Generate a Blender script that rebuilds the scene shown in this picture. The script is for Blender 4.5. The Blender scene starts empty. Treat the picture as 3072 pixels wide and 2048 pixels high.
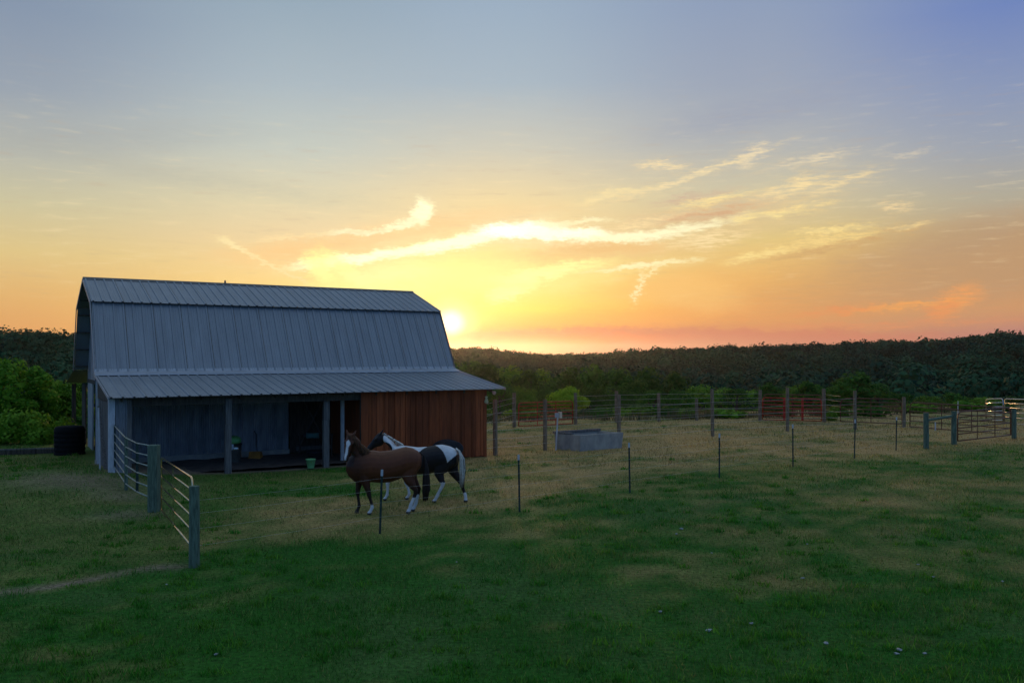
import bpy, bmesh, math, random
import numpy as np
from mathutils import Vector, Matrix
R = math.radians
random.seed(7); rng = np.random.default_rng(11)
scn = bpy.context.scene
C = scn.collection
F, HZ, CX, H = 2550.0, 1066.0, 1536.0, 3.7      # focal length (photo px), horizon row, centre column, camera height

def lin(r, g, b):
    f = lambda c: c/12.92 if c <= .04045 else ((c+.055)/1.055)**2.4
    return (f(r/255), f(g/255), f(b/255), 1)
def G(px, py, z=0.0):                            # photo pixel -> point at height z
    Y = F*(H-z)/(py-HZ); return Vector(((px-CX)/F*Y, Y, z))
def P(px, py, Y):
    return Vector(((px-CX)/F*Y, Y, H-(py-HZ)/F*Y))

# ------------------------------------------------------------------ camera
cam = bpy.data.objects.new('camera', bpy.data.cameras.new('camera')); C.objects.link(cam)
cam.location = (0, 0, H); cam.rotation_euler = (R(90), 0, 0)
cam.data.sensor_width = 36; cam.data.lens = F/3072*36
cam.data.shift_y = -(1024-HZ)/3072*1.0
cam.data.clip_start = .1; cam.data.clip_end = 60000
scn.camera = cam
scn.view_settings.view_transform = 'Standard'; scn.view_settings.look = 'None'
scn.view_settings.exposure = 0.0; scn.view_settings.gamma = 1.0
scn.cycles.use_denoising = True
scn.cycles.max_bounces = 6; scn.cycles.transparent_max_bounces = 8
scn.cycles.volume_bounces = 0
scn.cycles.sample_clamp_indirect = 4.0

# ------------------------------------------------------------------ sky
SUN_AZ, SUN_EL = math.degrees(math.atan((1354-CX)/F)), 2.22
world = bpy.data.worlds.new('World'); scn.world = world; world.use_nodes = True
nt = world.node_tree; nt.nodes.clear()
def N(t, **kw):
    n = nt.nodes.new(t)
    for k, v in kw.items(): setattr(n, k, v)
    return n
def link(a, b): nt.links.new(a, b)
def M(op, a, b=None, c=None, clamp=False):
    n = N('ShaderNodeMath', operation=op); n.use_clamp = clamp
    for i, v in enumerate((a, b, c)):
        if v is None: continue
        if isinstance(v, (int, float)): n.inputs[i].default_value = v
        else: link(v, n.inputs[i])
    return n.outputs[0]
def MR(v, a, b, c=0, d=1, smooth=True):
    n = N('ShaderNodeMapRange', interpolation_type='SMOOTHSTEP' if smooth else 'LINEAR')
    n.clamp = not smooth                        # a smooth step saturates by itself
    link(v, n.inputs['Value'])
    for k, x in zip(('From Min', 'From Max', 'To Min', 'To Max'), (a, b, c, d)): n.inputs[k].default_value = x
    return n.outputs['Result']
def mixc(fac, a, b, mode='MIX'):
    n = N('ShaderNodeMix', data_type='RGBA', blend_type=mode); n.clamp_factor = False
    for i, v in ((0, fac), (6, a), (7, b)):
        if isinstance(v, (int, float)): n.inputs[i].default_value = v
        elif isinstance(v, tuple): n.inputs[i].default_value = v
        else: link(v, n.inputs[i])
    return n.outputs[2]
tc = N('ShaderNodeTexCoord')
nrm = N('ShaderNodeVectorMath', operation='NORMALIZE'); link(tc.outputs['Generated'], nrm.inputs[0])
sep = N('ShaderNodeSeparateXYZ'); link(nrm.outputs[0], sep.inputs[0])
az = M('MULTIPLY', M('ARCTAN2', sep.outputs[0], sep.outputs[1]), 57.29578)
el = M('MULTIPLY', M('ARCSINE', sep.outputs[2]), 57.29578)
def azel(px, py):
    a = math.atan((px-CX)/F); e = math.atan((HZ-py)/F*math.cos(a)); return math.degrees(a), math.degrees(e)
elf = M('DIVIDE', el, 45.0, clamp=True)
def ramp(px, stops):
    n = N('ShaderNodeValToRGB'); link(elf, n.inputs[0]); r = n.color_ramp; r.interpolation = 'B_SPLINE' if False else 'EASE'
    r.interpolation = 'LINEAR'
    pts = sorted((max(0, azel(px, y)[1])/45.0, c) for y, c in stops)
    pts.append((1.0, (140, 158, 172)))
    while len(r.elements) > 1: r.elements.remove(r.elements[-1])
    r.elements[0].position = pts[0][0]; r.elements[0].color = lin(*pts[0][1])
    for p, c in pts[1:]:
        e = r.elements.new(p); e.color = lin(*c)
    return n.outputs[0]
cols = [
 (0,    [(0,(134,150,172)),(250,(152,163,176)),(450,(182,184,174)),(600,(205,197,160)),(750,(224,198,136)),(880,(228,180,112)),(1000,(230,162,94))]),
 (900,  [(0,(150,170,186)),(250,(170,185,194)),(450,(196,202,192)),(600,(222,212,176)),(720,(238,212,162)),(850,(248,212,136)),(1000,(255,192,85))]),
 (1500, [(0,(154,174,194)),(250,(168,184,196)),(450,(204,202,186)),(600,(236,215,165)),(720,(250,218,152)),(840,(255,232,138)),(930,(255,222,98)),(985,(248,148,66)),(1050,(236,108,58))]),
 (2250, [(0,(142,158,186)),(250,(156,166,184)),(430,(176,179,180)),(580,(208,198,165)),(720,(226,198,130)),(850,(240,182,102)),(960,(240,152,84)),(1000,(220,130,92)),(1050,(206,116,98))]),
 (3072, [(0,(112,134,188)),(250,(138,152,184)),(430,(156,163,176)),(580,(178,171,152)),(700,(186,158,122)),(830,(196,150,110)),(920,(218,148,104)),(980,(196,132,118)),(1030,(176,120,128))]),
]
base = None; prev = None
for px, st in cols:
    c = ramp(px, st); a = azel(px, 800)[0]
    base = c if base is None else mixc(MR(az, prev, a), base, c)
    prev = a
absaz = M('ABSOLUTE', az)
back = N('ShaderNodeValToRGB'); link(elf, back.inputs[0])
back.color_ramp.elements[0].color = lin(78, 128, 192); back.color_ramp.elements[1].color = lin(100, 138, 190)
base = mixc(MR(absaz, 33, 85), base, back.outputs[0])
# zenith
base = mixc(MR(el, 26, 60), base, lin(142, 164, 186))
# real atmosphere adds a little on top
sky = N('ShaderNodeTexSky', sky_type='NISHITA'); sky.sun_disc = False
sky.sun_elevation = R(SUN_EL); sky.sun_rotation = R(SUN_AZ); sky.altitude = 300; sky.dust_density = 2.0
base = mixc(0.002, base, sky.outputs[0], 'ADD')
# wisps: ellipses in (azimuth, elevation), their rims torn by noise
comb = N('ShaderNodeCombineXYZ'); link(az, comb.inputs[0]); link(el, comb.inputs[1])
def noise(scale, sx, sy, rot=0, detail=4, off=0.0, rough=.55):
    mp = N('ShaderNodeMapping'); link(comb.outputs[0], mp.inputs[0]); mp.inputs['Scale'].default_value = (sx, sy, 1)
    mp.inputs['Rotation'].default_value = (0, 0, R(rot)); mp.inputs['Location'].default_value = (off, off*.7, 0)
    n = N('ShaderNodeTexNoise'); link(mp.outputs[0], n.inputs['Vector'])
    n.inputs['Scale'].default_value = scale; n.inputs['Detail'].default_value = detail; n.inputs['Roughness'].default_value = rough
    return n
w1 = noise(.55, 1, 1.6, -10, 5); w2 = noise(2.6, .8, 2.4, -10, 6, 13, .68)
def warp(v, n, amt):
    s = N('ShaderNodeVectorMath', operation='SUBTRACT'); link(n.outputs['Color'], s.inputs[0]); s.inputs[1].default_value = (.5, .5, .5)
    k = N('ShaderNodeVectorMath', operation='MULTIPLY'); link(s.outputs[0], k.inputs[0]); k.inputs[1].default_value = (amt, amt*.55, 0)
    a = N('ShaderNodeVectorMath', operation='ADD'); link(v, a.inputs[0]); link(k.outputs[0], a.inputs[1]); return a.outputs[0]
pw = warp(warp(comb.outputs[0], w1, 1.7), w2, 1.5)
streak = noise(1.9, .40, 2.8, -12, 8, 5, .68)
streakf = MR(streak.outputs['Fac'], .40, .62)
nw = 0; pwc = pw
def wisp(px, py, L, W, ang, col, k, tex=0.7, soft=0.0, gain=1.0):
    global base
    if soft >= .2 and W < 30: wisp(px, py+W*.2, L*1.2, W*2.3, ang, tuple(int(c*a) for c, a in zip(col, (1.0,.965,.88))), k*.34, min(1, tex+.35))
    global pwc, nw
    if nw % 8 == 0:      # tie each batch to the one before it, so the shader is evaluated batch by batch and stays small
        q = N('ShaderNodeVectorMath', operation='MULTIPLY_ADD'); link(base, q.inputs[0]); q.inputs[1].default_value = (1e-7,)*3; link(pw, q.inputs[2]); pwc = q.outputs[0]
    nw += 1
    a, e = azel(px, py); s = 57.3/F
    mp = N('ShaderNodeMapping', vector_type='TEXTURE'); link(pwc, mp.inputs[0])
    mp.inputs['Location'].default_value = (a, e, 0); mp.inputs['Rotation'].default_value = (0, 0, R(ang)); mp.inputs['Scale'].default_value = (L*s, W*s, 1)
    ln = N('ShaderNodeVectorMath', operation='LENGTH'); link(mp.outputs[0], ln.inputs[0])
    f = MR(ln.outputs['Value'], 1.25 - soft*.2, soft, 0, k)
    if tex > 0:
        t = M('MULTIPLY_ADD', streakf, tex, 1-tex); f = M('MULTIPLY', f, t)
    base = mixc(f, base, tuple(c*gain for c in lin(*col)[:3])+(1,))
# broad bands and shaded cloud bodies
wisp(2900, 840, 980, 170, 9, (206,160,106), .55, .2, .45)
wisp(3000, 800, 520, 120, 10, (186,150,116), .5, .25, .3)
wisp(2950, 700, 500, 60, 12, (176,152,128), .35, .3)
wisp(2250, 1012, 900, 34, -1, (208,128,100), .75, .2)
wisp(1700, 1002, 330, 22, 0, (222,118,82), .8, .3)
wisp(1500, 1040, 260, 16, 0, (246,118,62), .7, .2)
wisp(900, 755, 290, 42, 6, (253,206,140), .85, .15)
wisp(1350, 665, 420, 34, 7, (246,208,152), .6, .3)
wisp(1150, 700, 330, 30, 8, (250,206,142), .6, .3)
wisp(1830, 745, 200, 34, 2, (246,205,140), .7, .3)
wisp(2100, 640, 280, 32, 8, (214,190,158), .7, .35)
wisp(2080, 590, 150, 16, 8, (206,172,152), 0.80, 0.70)
wisp(2300, 330, 420, 55, 8, (152,160,182), .5, .4)
wisp(500, 520, 700, 40, -6, (180,180,166), .35, .4)
wisp(300, 420, 500, 50, 8, (164,168,170), .35, .4)
# fine fibres of high cirrus everywhere
fib = noise(1.1, .30, 2.4, -10, 7, 71, .66)
base = mixc(M('MULTIPLY', M('MULTIPLY', MR(fib.outputs['Fac'], .52, .78), MR(el, 2, 6)), M('MULTIPLY', MR(el, 20, 9), .34)), base, lin(255,232,184))
base = mixc(M('MULTIPLY', M('MULTIPLY', MR(fib.outputs['Fac'], .46, .28), MR(el, 1.5, 5)), M('MULTIPLY', MR(el, 22, 10), .22)), base, lin(196,168,138))
# glowing interior under the bright band
wisp(1290, 840, 430, 100, 5, (255,246,150), .9, .10, .1)
wisp(1000, 850, 90, 70, -30, (255,244,150), .8, .25, .2)
wisp(1700, 840, 200, 50, 8, (255,232,146), .5, .3)
wisp(1980, 700, 520, 80, 10, (226,190,146), .55, .35)
wisp(1750, 760, 330, 26, 3, (244,200,134), .7, .3)
wisp(2000, 860, 260, 50, 6, (246,186,108), .6, .2)
wisp(1950, 940, 400, 40, 2, (247,172,92), .6, .2)
Wh, Ye, Pe = (255,250,205), (255,248,160), (255,228,172)
wisp(1080, 775, 230, 20, 9, Wh, 1.0, .15, .3, 1.25)
wisp(960, 800, 46, 58, 35, Ye, .95, .2, .3, 1.1)
wisp(1050, 815, 120, 26, -38, Ye, .8, .3, .3, 1.1)
wisp(1400, 722, 260, 24, 12, Wh, 1.0, .12, .35, 1.3)
wisp(1560, 690, 150, 28, 2, (255,255,235), 1.0, .1, .3, 1.35)
wisp(1700, 703, 190, 22, -4, (255,252,220), 1.0, .15, .3, 1.25)
wisp(1890, 712, 190, 19, 6, Wh, 1.0, .25, .3, 1.15)
wisp(2050, 692, 200, 20, 12, Wh, 1.00, 0.75, .3, 1.05)
wisp(2130, 715, 140, 25, 6, Pe, 0.90, 0.90, .2)
wisp(1950, 665, 160, 13, 10, Pe, 0.80, 0.80, .2)
wisp(1700, 668, 180, 10, 2, (255,246,200), .7, .4, .2, 1.1)
wisp(1268, 640, 36, 46, -15, Wh, 1.0, .25, .3, 1.2)
wisp(1210, 672, 90, 14, 14, Wh, .95, .3, .3, 1.1)
wisp(1060, 695, 120, 10, 5, Wh, .85, .4, .3)
wisp(860, 715, 130, 8, 8, Pe, .7, .4, .2)
wisp(800, 790, 160, 7, -27, (255,228,168), .9, .15, .2)
wisp(705, 737, 70, 9, -24, (255,234,176), .85, .2, .2)
wisp(1560, 850, 110, 40, 20, (255,250,165), .9, .45, .3, 1.1)
wisp(1640, 815, 220, 22, 9, (255,249,165), .95, .4, .3, 1.1)
wisp(1510, 885, 60, 22, 10, (255,252,170), .9, .4, .3, 1.1)
wisp(1930, 796, 190, 10, 6, (255,244,190), .95, .3, .3, 1.05)
wisp(1985, 495, 90, 12, -3, (250,226,176), 1.00, 0.75, .2)
wisp(2080, 525, 290, 12, 17, (246,224,176), 1.00, 0.75, .2)
wisp(1830, 585, 150, 16, 10, (250,228,172), .8, .5, .2)
wisp(2260, 462, 60, 29, 35, (238,220,184), 0.95, 0.90, .2)
wisp(2430, 478, 130, 16, 8, (230,214,182), 0.90, 0.90, .2)
wisp(2370, 565, 130, 23, 17, (250,224,168), 1.00, 0.85, .2)
wisp(2530, 545, 120, 18, 14, (242,218,168), 0.95, 0.90, .2)
wisp(2140, 600, 140, 13, 9, (252,226,160), 1.00, 0.65, .3)
wisp(2400, 622, 100, 11, 8, (250,222,156), 1.00, 0.75, .3)
wisp(2290, 648, 140, 10, 2, (252,228,158), 1.00, 0.70, .3)
wisp(2490, 688, 120, 11, 4, (254,226,152), 1.00, 0.65, .3)
wisp(2480, 722, 160, 17, 9, (252,220,144), 1.00, 0.75, .3)
wisp(2270, 768, 110, 18, 13, (254,226,150), 1.00, 0.75, .3)
wisp(2740, 675, 70, 9, 8, (242,212,150), 0.95, 0.75, .3)
wisp(2720, 460, 70, 9, 4, (210,200,182), 0.80, 0.90, .2)
wisp(2690, 618, 50, 16, 0, (244,216,164), 0.85, 0.90, .2)
wisp(1912, 862, 52, 8, 80, (255,240,186), .9, .3, .3)
wisp(1960, 812, 60, 7, 30, (255,238,180), .8, .3, .3)
wisp(2090, 880, 180, 60, -8, (250,198,118), .6, .2, .3)
wisp(1290, 835, 330, 70, 5, (255,249,165), .75, .15, .1)
wisp(1180, 820, 170, 36, 6, (255,250,180), .6, .3, .2)
wisp(2870, 900, 80, 38, 24, (244,164,94), .9, .55, .3)
wisp(2820, 930, 50, 34, 0, (236,150,92), .8, .5, .3)
wisp(2700, 918, 160, 9, 5, (248,170,90), .8, .4, .3)
wisp(2500, 935, 140, 12, 4, (238,148,90), .65, .6, .2)
wisp(2600, 975, 420, 12, 1, (232,146,98), .5, .6, .2)
# the dusky bank low over the hills, with a crisp top just under the sun
wisp(1900, 1024, 900, 40, 0, (214,128,100), .85, .1, .62)
wisp(2500, 740, 260, 16, 10, (206,164,112), 0.70, 0.70, .3)
wisp(2130, 640, 160, 16, 8, (216,172,132), 0.80, 0.70, .3)
wisp(1820, 742, 180, 18, 0, (240,194,128), .8, .2, .4)
# glow round the low sun, and the sun itself
da = M('SUBTRACT', az, SUN_AZ); de = M('SUBTRACT', el, SUN_EL)
dd = M('SQRT', M('ADD', M('MULTIPLY', da, da), M('MULTIPLY', M('MULTIPLY', de, de), 1.15)))
up_ = MR(de, -1.0, .8)
base = mixc(M('MULTIPLY', M('MULTIPLY', MR(dd, 6.5, 0), .55), up_), base, (1.0, .87, .22, 1))
base = mixc(M('MULTIPLY', M('MULTIPLY', M('POWER', MR(dd, 3.4, 0, smooth=False), 1.2), .9), M('ADD', M('MULTIPLY', up_, .9), .1)), base, (1.05, .93, .22, 1))
wisp(1640, 1016, 420, 24, 0, (246,122,62), .95, .15)
wisp(1420, 1036, 180, 22, 0, (250,104,40), .9, .1)
base = mixc(M('MULTIPLY', M('MULTIPLY', MR(dd, 2.3, .2), M('ADD', M('MULTIPLY', MR(de, -1.1, -.2), .75), .25)), .95), base, (1.2, 1.05, .42, 1))
base = mixc(MR(dd, 1.2, .25), base, (2.0, 1.7, 1.0, 1))
base = mixc(MR(dd, .42, .2), base, (6.0, 5.0, 3.2, 1))
bg = N('ShaderNodeBackground'); link(base, bg.inputs[0]); bg.inputs[1].default_value = 1.0
wo = N('ShaderNodeOutputWorld'); link(bg.outputs[0], wo.inputs[0])
world.cycles.sampling_method = 'MANUAL'; world.cycles.sample_map_resolution = 1024

sl = bpy.data.lights.new('sun', 'SUN'); sl.energy = 1.4; sl.angle = R(.6); sl.color = (1.0, .58, .24)
so = bpy.data.objects.new('sun', sl); C.objects.link(so)
sd = Vector((math.sin(R(SUN_AZ))*math.cos(R(SUN_EL)), math.cos(R(SUN_AZ))*math.cos(R(SUN_EL)), math.sin(R(SUN_EL))))
so.rotation_euler = sd.to_track_quat('Z', 'Y').to_euler(); so.location = (0, 60, 30)

# ------------------------------------------------------------------ helpers
def tag(o, label=None, cat=None, group=None, kind=None):
    for k, v in (('label', label), ('category', cat), ('group', group), ('kind', kind)):
        if v: o[k] = v
    return o
def thing(name, label, cat, loc=(0,0,0), rz=0, group=None):
    o = bpy.data.objects.new(name, None); C.objects.link(o); o.empty_display_size = .2
    o.location = loc; o.rotation_euler = (0, 0, rz); return tag(o, label, cat, group)
def mesh_obj(name, V, Fc, mat, parent=None, smooth=False, loc=None):
    me = bpy.data.meshes.new(name); me.from_pydata([tuple(v) for v in V], [], Fc); me.update()
    if smooth:
        me.polygons.foreach_set('use_smooth', [True]*len(me.polygons))
    if mat: me.materials.append(mat)
    o = bpy.data.objects.new(name, me); C.objects.link(o)
    if parent: o.parent = parent
    if loc is not None: o.location = loc
    return o
def np_mesh(name, V, nper, mat, parent=None, colors=None, cname='tint', smooth=False):
    """V (n*nper,3) separate n-gons"""
    n = len(V)//nper
    me = bpy.data.meshes.new(name)
    me.vertices.add(len(V)); me.vertices.foreach_set('co', np.ascontiguousarray(V, np.float32).ravel())
    me.loops.add(len(V)); me.loops.foreach_set('vertex_index', np.arange(len(V), dtype=np.int32))
    me.polygons.add(n); me.polygons.foreach_set('loop_start', np.arange(0, len(V), nper, dtype=np.int32))
    me.update(calc_edges=True)
    if colors is not None:
        at = me.attributes.new(cname, 'FLOAT_COLOR', 'POINT'); at.data.foreach_set('color', np.ascontiguousarray(colors, np.float32).ravel())
    me.materials.append(mat)
    o = bpy.data.objects.new(name, me); C.objects.link(o)
    if parent: o.parent = parent
    return o
class MB:
    def __init__(s): s.V = []; s.F = []
    def add(s, vs, fs):
        b = len(s.V); s.V += [Vector(v) for v in vs]; s.F += [[i+b for i in f] for f in fs]; return s
    def box(s, x0, x1, y0, y1, z0, z1, mat=None):
        vs = [Vector((x, y, z)) for z in (z0, z1) for y in (y0, y1) for x in (x0, x1)]
        if mat is not None: vs = [mat @ v for v in vs]
        return s.add(vs, [[0,2,3,1],[4,5,7,6],[0,1,5,4],[2,6,7,3],[0,4,6,2],[1,3,7,5]])
    def beam(s, a, b, w, h, up=(0,0,1)):
        a, b = Vector(a), Vector(b); d = (b-a); L = d.length; d.normalize()
        u = Vector(up); x = d.cross(u)
        if x.length < 1e-4: x = d.cross(Vector((0,1,0)))
        x.normalize(); y = x.cross(d)
        vs = [p + x*sx*w/2 + y*sy*h/2 for p in (a, b) for sy in (-1, 1) for sx in (-1, 1)]
        return s.add(vs, [[0,1,3,2],[4,6,7,5],[0,4,5,1],[2,3,7,6],[0,2,6,4],[1,5,7,3]])
    def tube(s, pts, rad, n=8, flat=1.0, cap=True):
        pts = [Vector(p) for p in pts]
        if isinstance(rad, (int, float)): rad = [rad]*len(pts)
        b = len(s.V); ref = None
        for i, p in enumerate(pts):
            d = (pts[min(i+1, len(pts)-1)] - pts[max(i-1, 0)]).normalized()
            if ref is None:
                ref = Vector((0,1,0)) if abs(d.y) < .9 else Vector((1,0,0))
            x = (ref - d*ref.dot(d)).normalized(); y = d.cross(x); ref = x
            for k in range(n):
                t = 2*math.pi*k/n; s.V.append(p + x*math.cos(t)*rad[i]*flat + y*math.sin(t)*rad[i])
        for i in range(len(pts)-1):
            for k in range(n):
                q = (k+1) % n; s.F.append([b+i*n+k, b+i*n+q, b+(i+1)*n+q, b+(i+1)*n+k])
        if cap:
            s.F.append([b+k for k in range(n)][::-1]); s.F.append([b+(len(pts)-1)*n+k for k in range(n)])
        return s
    def loft(s, rings, n=16):
        b = len(s.V)
        for c, a1, a2 in rings:
            c, a1, a2 = Vector(c), Vector(a1), Vector(a2)
            for k in range(n):
                t = 2*math.pi*k/n; s.V.append(c + a1*math.cos(t) + a2*math.sin(t))
        m = len(rings)
        for i in range(m-1):
            for k in range(n):
                q = (k+1) % n; s.F.append([b+i*n+k, b+i*n+q, b+(i+1)*n+q, b+(i+1)*n+k])
        s.F.append([b+k for k in range(n)][::-1]); s.F.append([b+(m-1)*n+k for k in range(n)]); return s
    def prism(s, poly, x0, x1):                 # (y,z) outline pushed along x
        n = len(poly)
        return s.add([(x, y, z) for x in (x0, x1) for y, z in poly],
            [list(range(n))[::-1], list(range(n, 2*n))] + [[i, (i+1)%n, n+(i+1)%n, n+i] for i in range(n)])
    def build(s, name, mat, parent=None, smooth=False, bevel=0):
        o = mesh_obj(name, s.V, s.F, mat, parent, smooth)
        bm = bmesh.new(); bm.from_mesh(o.data); bmesh.ops.recalc_face_normals(bm, faces=bm.faces)
        if bevel: bmesh.ops.bevel(bm, geom=bm.edges[:], offset=bevel, segments=1, affect='EDGES')
        bm.to_mesh(o.data); bm.free()
        return o
def copy_tree(o, parent=None):
    c = o.copy(); C.objects.link(c)
    if parent is not None: c.parent = parent
    for ch in list(o.children): copy_tree(ch, c)
    return c

# ---- materials
def mat(name, col, rough=.8, metal=0, var=.25, scale=6, bump=0, col2=None, stretch=(1,1,1), spec=.3, detail=6):
    m = bpy.data.materials.new(name); m.use_nodes = True; t = m.node_tree; b = t.nodes['Principled BSDF']
    b.inputs['Roughness'].default_value = rough; b.inputs['Metallic'].default_value = metal
    b.inputs['Specular IOR Level'].default_value = spec
    co = t.nodes.new('ShaderNodeTexCoord'); mp = t.nodes.new('ShaderNodeMapping'); t.links.new(co.outputs['Object'], mp.inputs[0])
    mp.inputs['Scale'].default_value = stretch
    n = t.nodes.new('ShaderNodeTexNoise'); n.inputs['Scale'].default_value = scale; n.inputs['Detail'].default_value = detail; n.inputs['Roughness'].default_value = .65
    t.links.new(mp.outputs[0], n.inputs['Vector'])
    r = t.nodes.new('ShaderNodeValToRGB'); t.links.new(n.outputs['Fac'], r.inputs[0])
    c2 = col2 or tuple(c*(1-var*1.6) for c in col); c1 = col if col2 else tuple(c*(1+var) for c in col)
    r.color_ramp.elements[0].color = (*c2, 1); r.color_ramp.elements[1].color = (*c1, 1)
    r.color_ramp.elements[0].position = .32; r.color_ramp.elements[1].position = .68
    t.links.new(r.outputs[0], b.inputs['Base Color'])
    if bump:
        bp = t.nodes.new('ShaderNodeBump'); bp.inputs['Strength'].default_value = bump; bp.inputs['Distance'].default_value = .02
        t.links.new(n.outputs['Fac'], bp.inputs['Height']); t.links.new(bp.outputs[0], b.inputs['Normal'])
    return m
def per_piece(m, lo=.6, hi=1.3):
    t = m.node_tree; b = t.nodes['Principled BSDF']; src = b.inputs['Base Color'].links[0].from_socket
    g = t.nodes.new('ShaderNodeNewGeometry'); mr = t.nodes.new('ShaderNodeMapRange'); mr.inputs['To Min'].default_value = lo; mr.inputs['To Max'].default_value = hi
    t.links.new(g.outputs['Random Per Island'], mr.inputs['Value'])
    v = t.nodes.new('ShaderNodeVectorMath'); v.operation = 'SCALE'; t.links.new(src, v.inputs[0]); t.links.new(mr.outputs[0], v.inputs['Scale']); t.links.new(v.outputs[0], b.inputs['Base Color']); return m
def attr_mat(name, attr, rough=.9, transl=0, spec=.2, noise_amt=.3, nscale=30, island=0):
    m = bpy.data.materials.new(name); m.use_nodes = True; t = m.node_tree; b = t.nodes['Principled BSDF']
    b.inputs['Roughness'].default_value = rough; b.inputs['Specular IOR Level'].default_value = spec
    a = t.nodes.new('ShaderNodeAttribute'); a.attribute_name = attr
    co = t.nodes.new('ShaderNodeTexCoord'); n = t.nodes.new('ShaderNodeTexNoise'); n.inputs['Scale'].default_value = nscale; n.inputs['Detail'].default_value = 5
    t.links.new(co.outputs['Object'], n.inputs['Vector'])
    mr = t.nodes.new('ShaderNodeMapRange'); mr.inputs['From Min'].default_value = .3; mr.inputs['From Max'].default_value = .7
    mr.inputs['To Min'].default_value = 1-noise_amt; mr.inputs['To Max'].default_value = 1+noise_amt
    t.links.new(n.outputs['Fac'], mr.inputs['Value'])
    v = t.nodes.new('ShaderNodeVectorMath'); v.operation = 'SCALE'; t.links.new(a.outputs['Color'], v.inputs[0]); t.links.new(mr.outputs[0], v.inputs['Scale'])
    out = v.outputs[0]
    t.links.new(out, b.inputs['Base Color'])
    if transl:
        tr = t.nodes.new('ShaderNodeBsdfTranslucent'); t.links.new(out, tr.inputs[0])
        mx = t.nodes.new('ShaderNodeMixShader'); mx.inputs[0].default_value = transl
        t.links.new(b.outputs[0], mx.inputs[1]); t.links.new(tr.outputs[0], mx.inputs[2])
        t.links.new(mx.outputs[0], t.nodes['Material Output'].inputs['Surface'])
    return m
def leaf_mat(name, c1, c2, transl=.35):
    m = bpy.data.materials.new(name); m.use_nodes = True; t = m.node_tree; b = t.nodes['Principled BSDF']
    b.inputs['Roughness'].default_value = .75; b.inputs['Specular IOR Level'].default_value = .15
    g = t.nodes.new('ShaderNodeNewGeometry'); r = t.nodes.new('ShaderNodeValToRGB'); t.links.new(g.outputs['Random Per Island'], r.inputs[0])
    r.color_ramp.elements[0].color = (*c1, 1); r.color_ramp.elements[1].color = (*c2, 1)
    oi = t.nodes.new('ShaderNodeObjectInfo'); hs = t.nodes.new('ShaderNodeHueSaturation')
    mr = t.nodes.new('ShaderNodeMapRange'); mr.inputs['To Min'].default_value = .7; mr.inputs['To Max'].default_value = 1.3; t.links.new(oi.outputs['Random'], mr.inputs['Value'])
    t.links.new(mr.outputs[0], hs.inputs['Value']); t.links.new(r.outputs[0], hs.inputs['Color'])
    t.links.new(hs.outputs[0], b.inputs['Base Color'])
    tr = t.nodes.new('ShaderNodeBsdfTranslucent'); t.links.new(hs.outputs[0], tr.inputs[0])
    mx = t.nodes.new('ShaderNodeMixShader'); mx.inputs[0].default_value = transl
    t.links.new(b.outputs[0], mx.inputs[1]); t.links.new(tr.outputs[0], mx.inputs[2]); t.links.new(mx.outputs[0], t.nodes['Material Output'].inputs['Surface'])
    return m
m_roof = mat('galvanised_roof', (.285,.30,.315), .5, .25, .08, 1.2, 0, stretch=(3,.5,.5), spec=.4)
m_flash = mat('flashing', (.42,.43,.45), .45, .2, .1, 3)
m_corr = mat('corrugated_wall', (.30,.31,.33), .55, .2, .3, 1.2, 0, stretch=(2.5,1,.6))
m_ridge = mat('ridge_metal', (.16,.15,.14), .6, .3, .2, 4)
m_plank = mat('cedar_plank', (.38,.088,.026), .85, 0, .4, 5, .3, stretch=(3,3,.25), col2=(.19,.05,.018))
per_piece(m_plank, .55, 1.25)
m_grey = mat('grey_timber', (.15,.14,.13), .9, 0, .35, 6, .3, stretch=(4,4,.3))
m_dark = mat('dark_timber', (.085,.07,.055), .9, 0, .35, 6, .2, stretch=(4,4,.4))
m_white = mat('white_paint', (.62,.63,.65), .6, 0, .1, 8, 0, col2=(.42,.42,.43), stretch=(2,2,.5))
m_conc = mat('concrete', (.43,.40,.34), .9, 0, .3, 3, .2, col2=(.24,.235,.22), stretch=(1,1,.6))
m_post = mat('treated_post', (.23,.175,.115), .9, 0, .35, 9, .4, stretch=(3,3,.4))
m_postg = mat('green_treated_post', (.115,.165,.115), .9, 0, .35, 9, .4, stretch=(3,3,.4))
m_wire = mat('fence_wire', (.5,.5,.5), .35, .9, .1, 3)
m_tpost = mat('green_steel_post', (.03,.055,.045), .6, .2, .3, 8)
m_tip = mat('white_post_top', (.5,.52,.54), .6, 0, .1, 8)
m_redgate = mat('red_gate_paint', (.50,.03,.015), .4, .1, .25, 4)
m_brgate = mat('brown_gate_paint', (.16,.06,.035), .35, .3, .25, 4)
m_galv = mat('galvanised_tube', (.45,.46,.42), .25, .9, .2, 5)
m_oldtube = mat('old_tube', (.33,.36,.30), .5, .5, .3, 6)
m_drum = mat('drum_black', (.010,.011,.012), .9, 0, .2, 6, spec=.12)
m_bluepanel = mat('steel_panel', (.62,.56,.5), .2, .95, .2, 5)
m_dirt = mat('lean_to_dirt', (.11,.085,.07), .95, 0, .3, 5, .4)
m_black = mat('black_plastic', (.018,.019,.021), .55, 0, .2, 6)
m_rubber = mat('black_rubber', (.02,.021,.026), .6, 0, .2, 6)
m_greenp = mat('green_plastic', (.16,.45,.14), .5, 0, .1, 6)
m_limeb = mat('lime_bucket', (.22,.50,.20), .5, 0, .1, 6)
m_orange = mat('orange_plastic', (.42,.17,.03), .6, 0, .2, 6)
m_trunk = mat('bark', (.07,.055,.04), .95, 0, .3, 6, .3, stretch=(1,1,.3))
m_rag = mat('pale_cloth', (.6,.63,.66), .9, 0, .1, 9)
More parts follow.
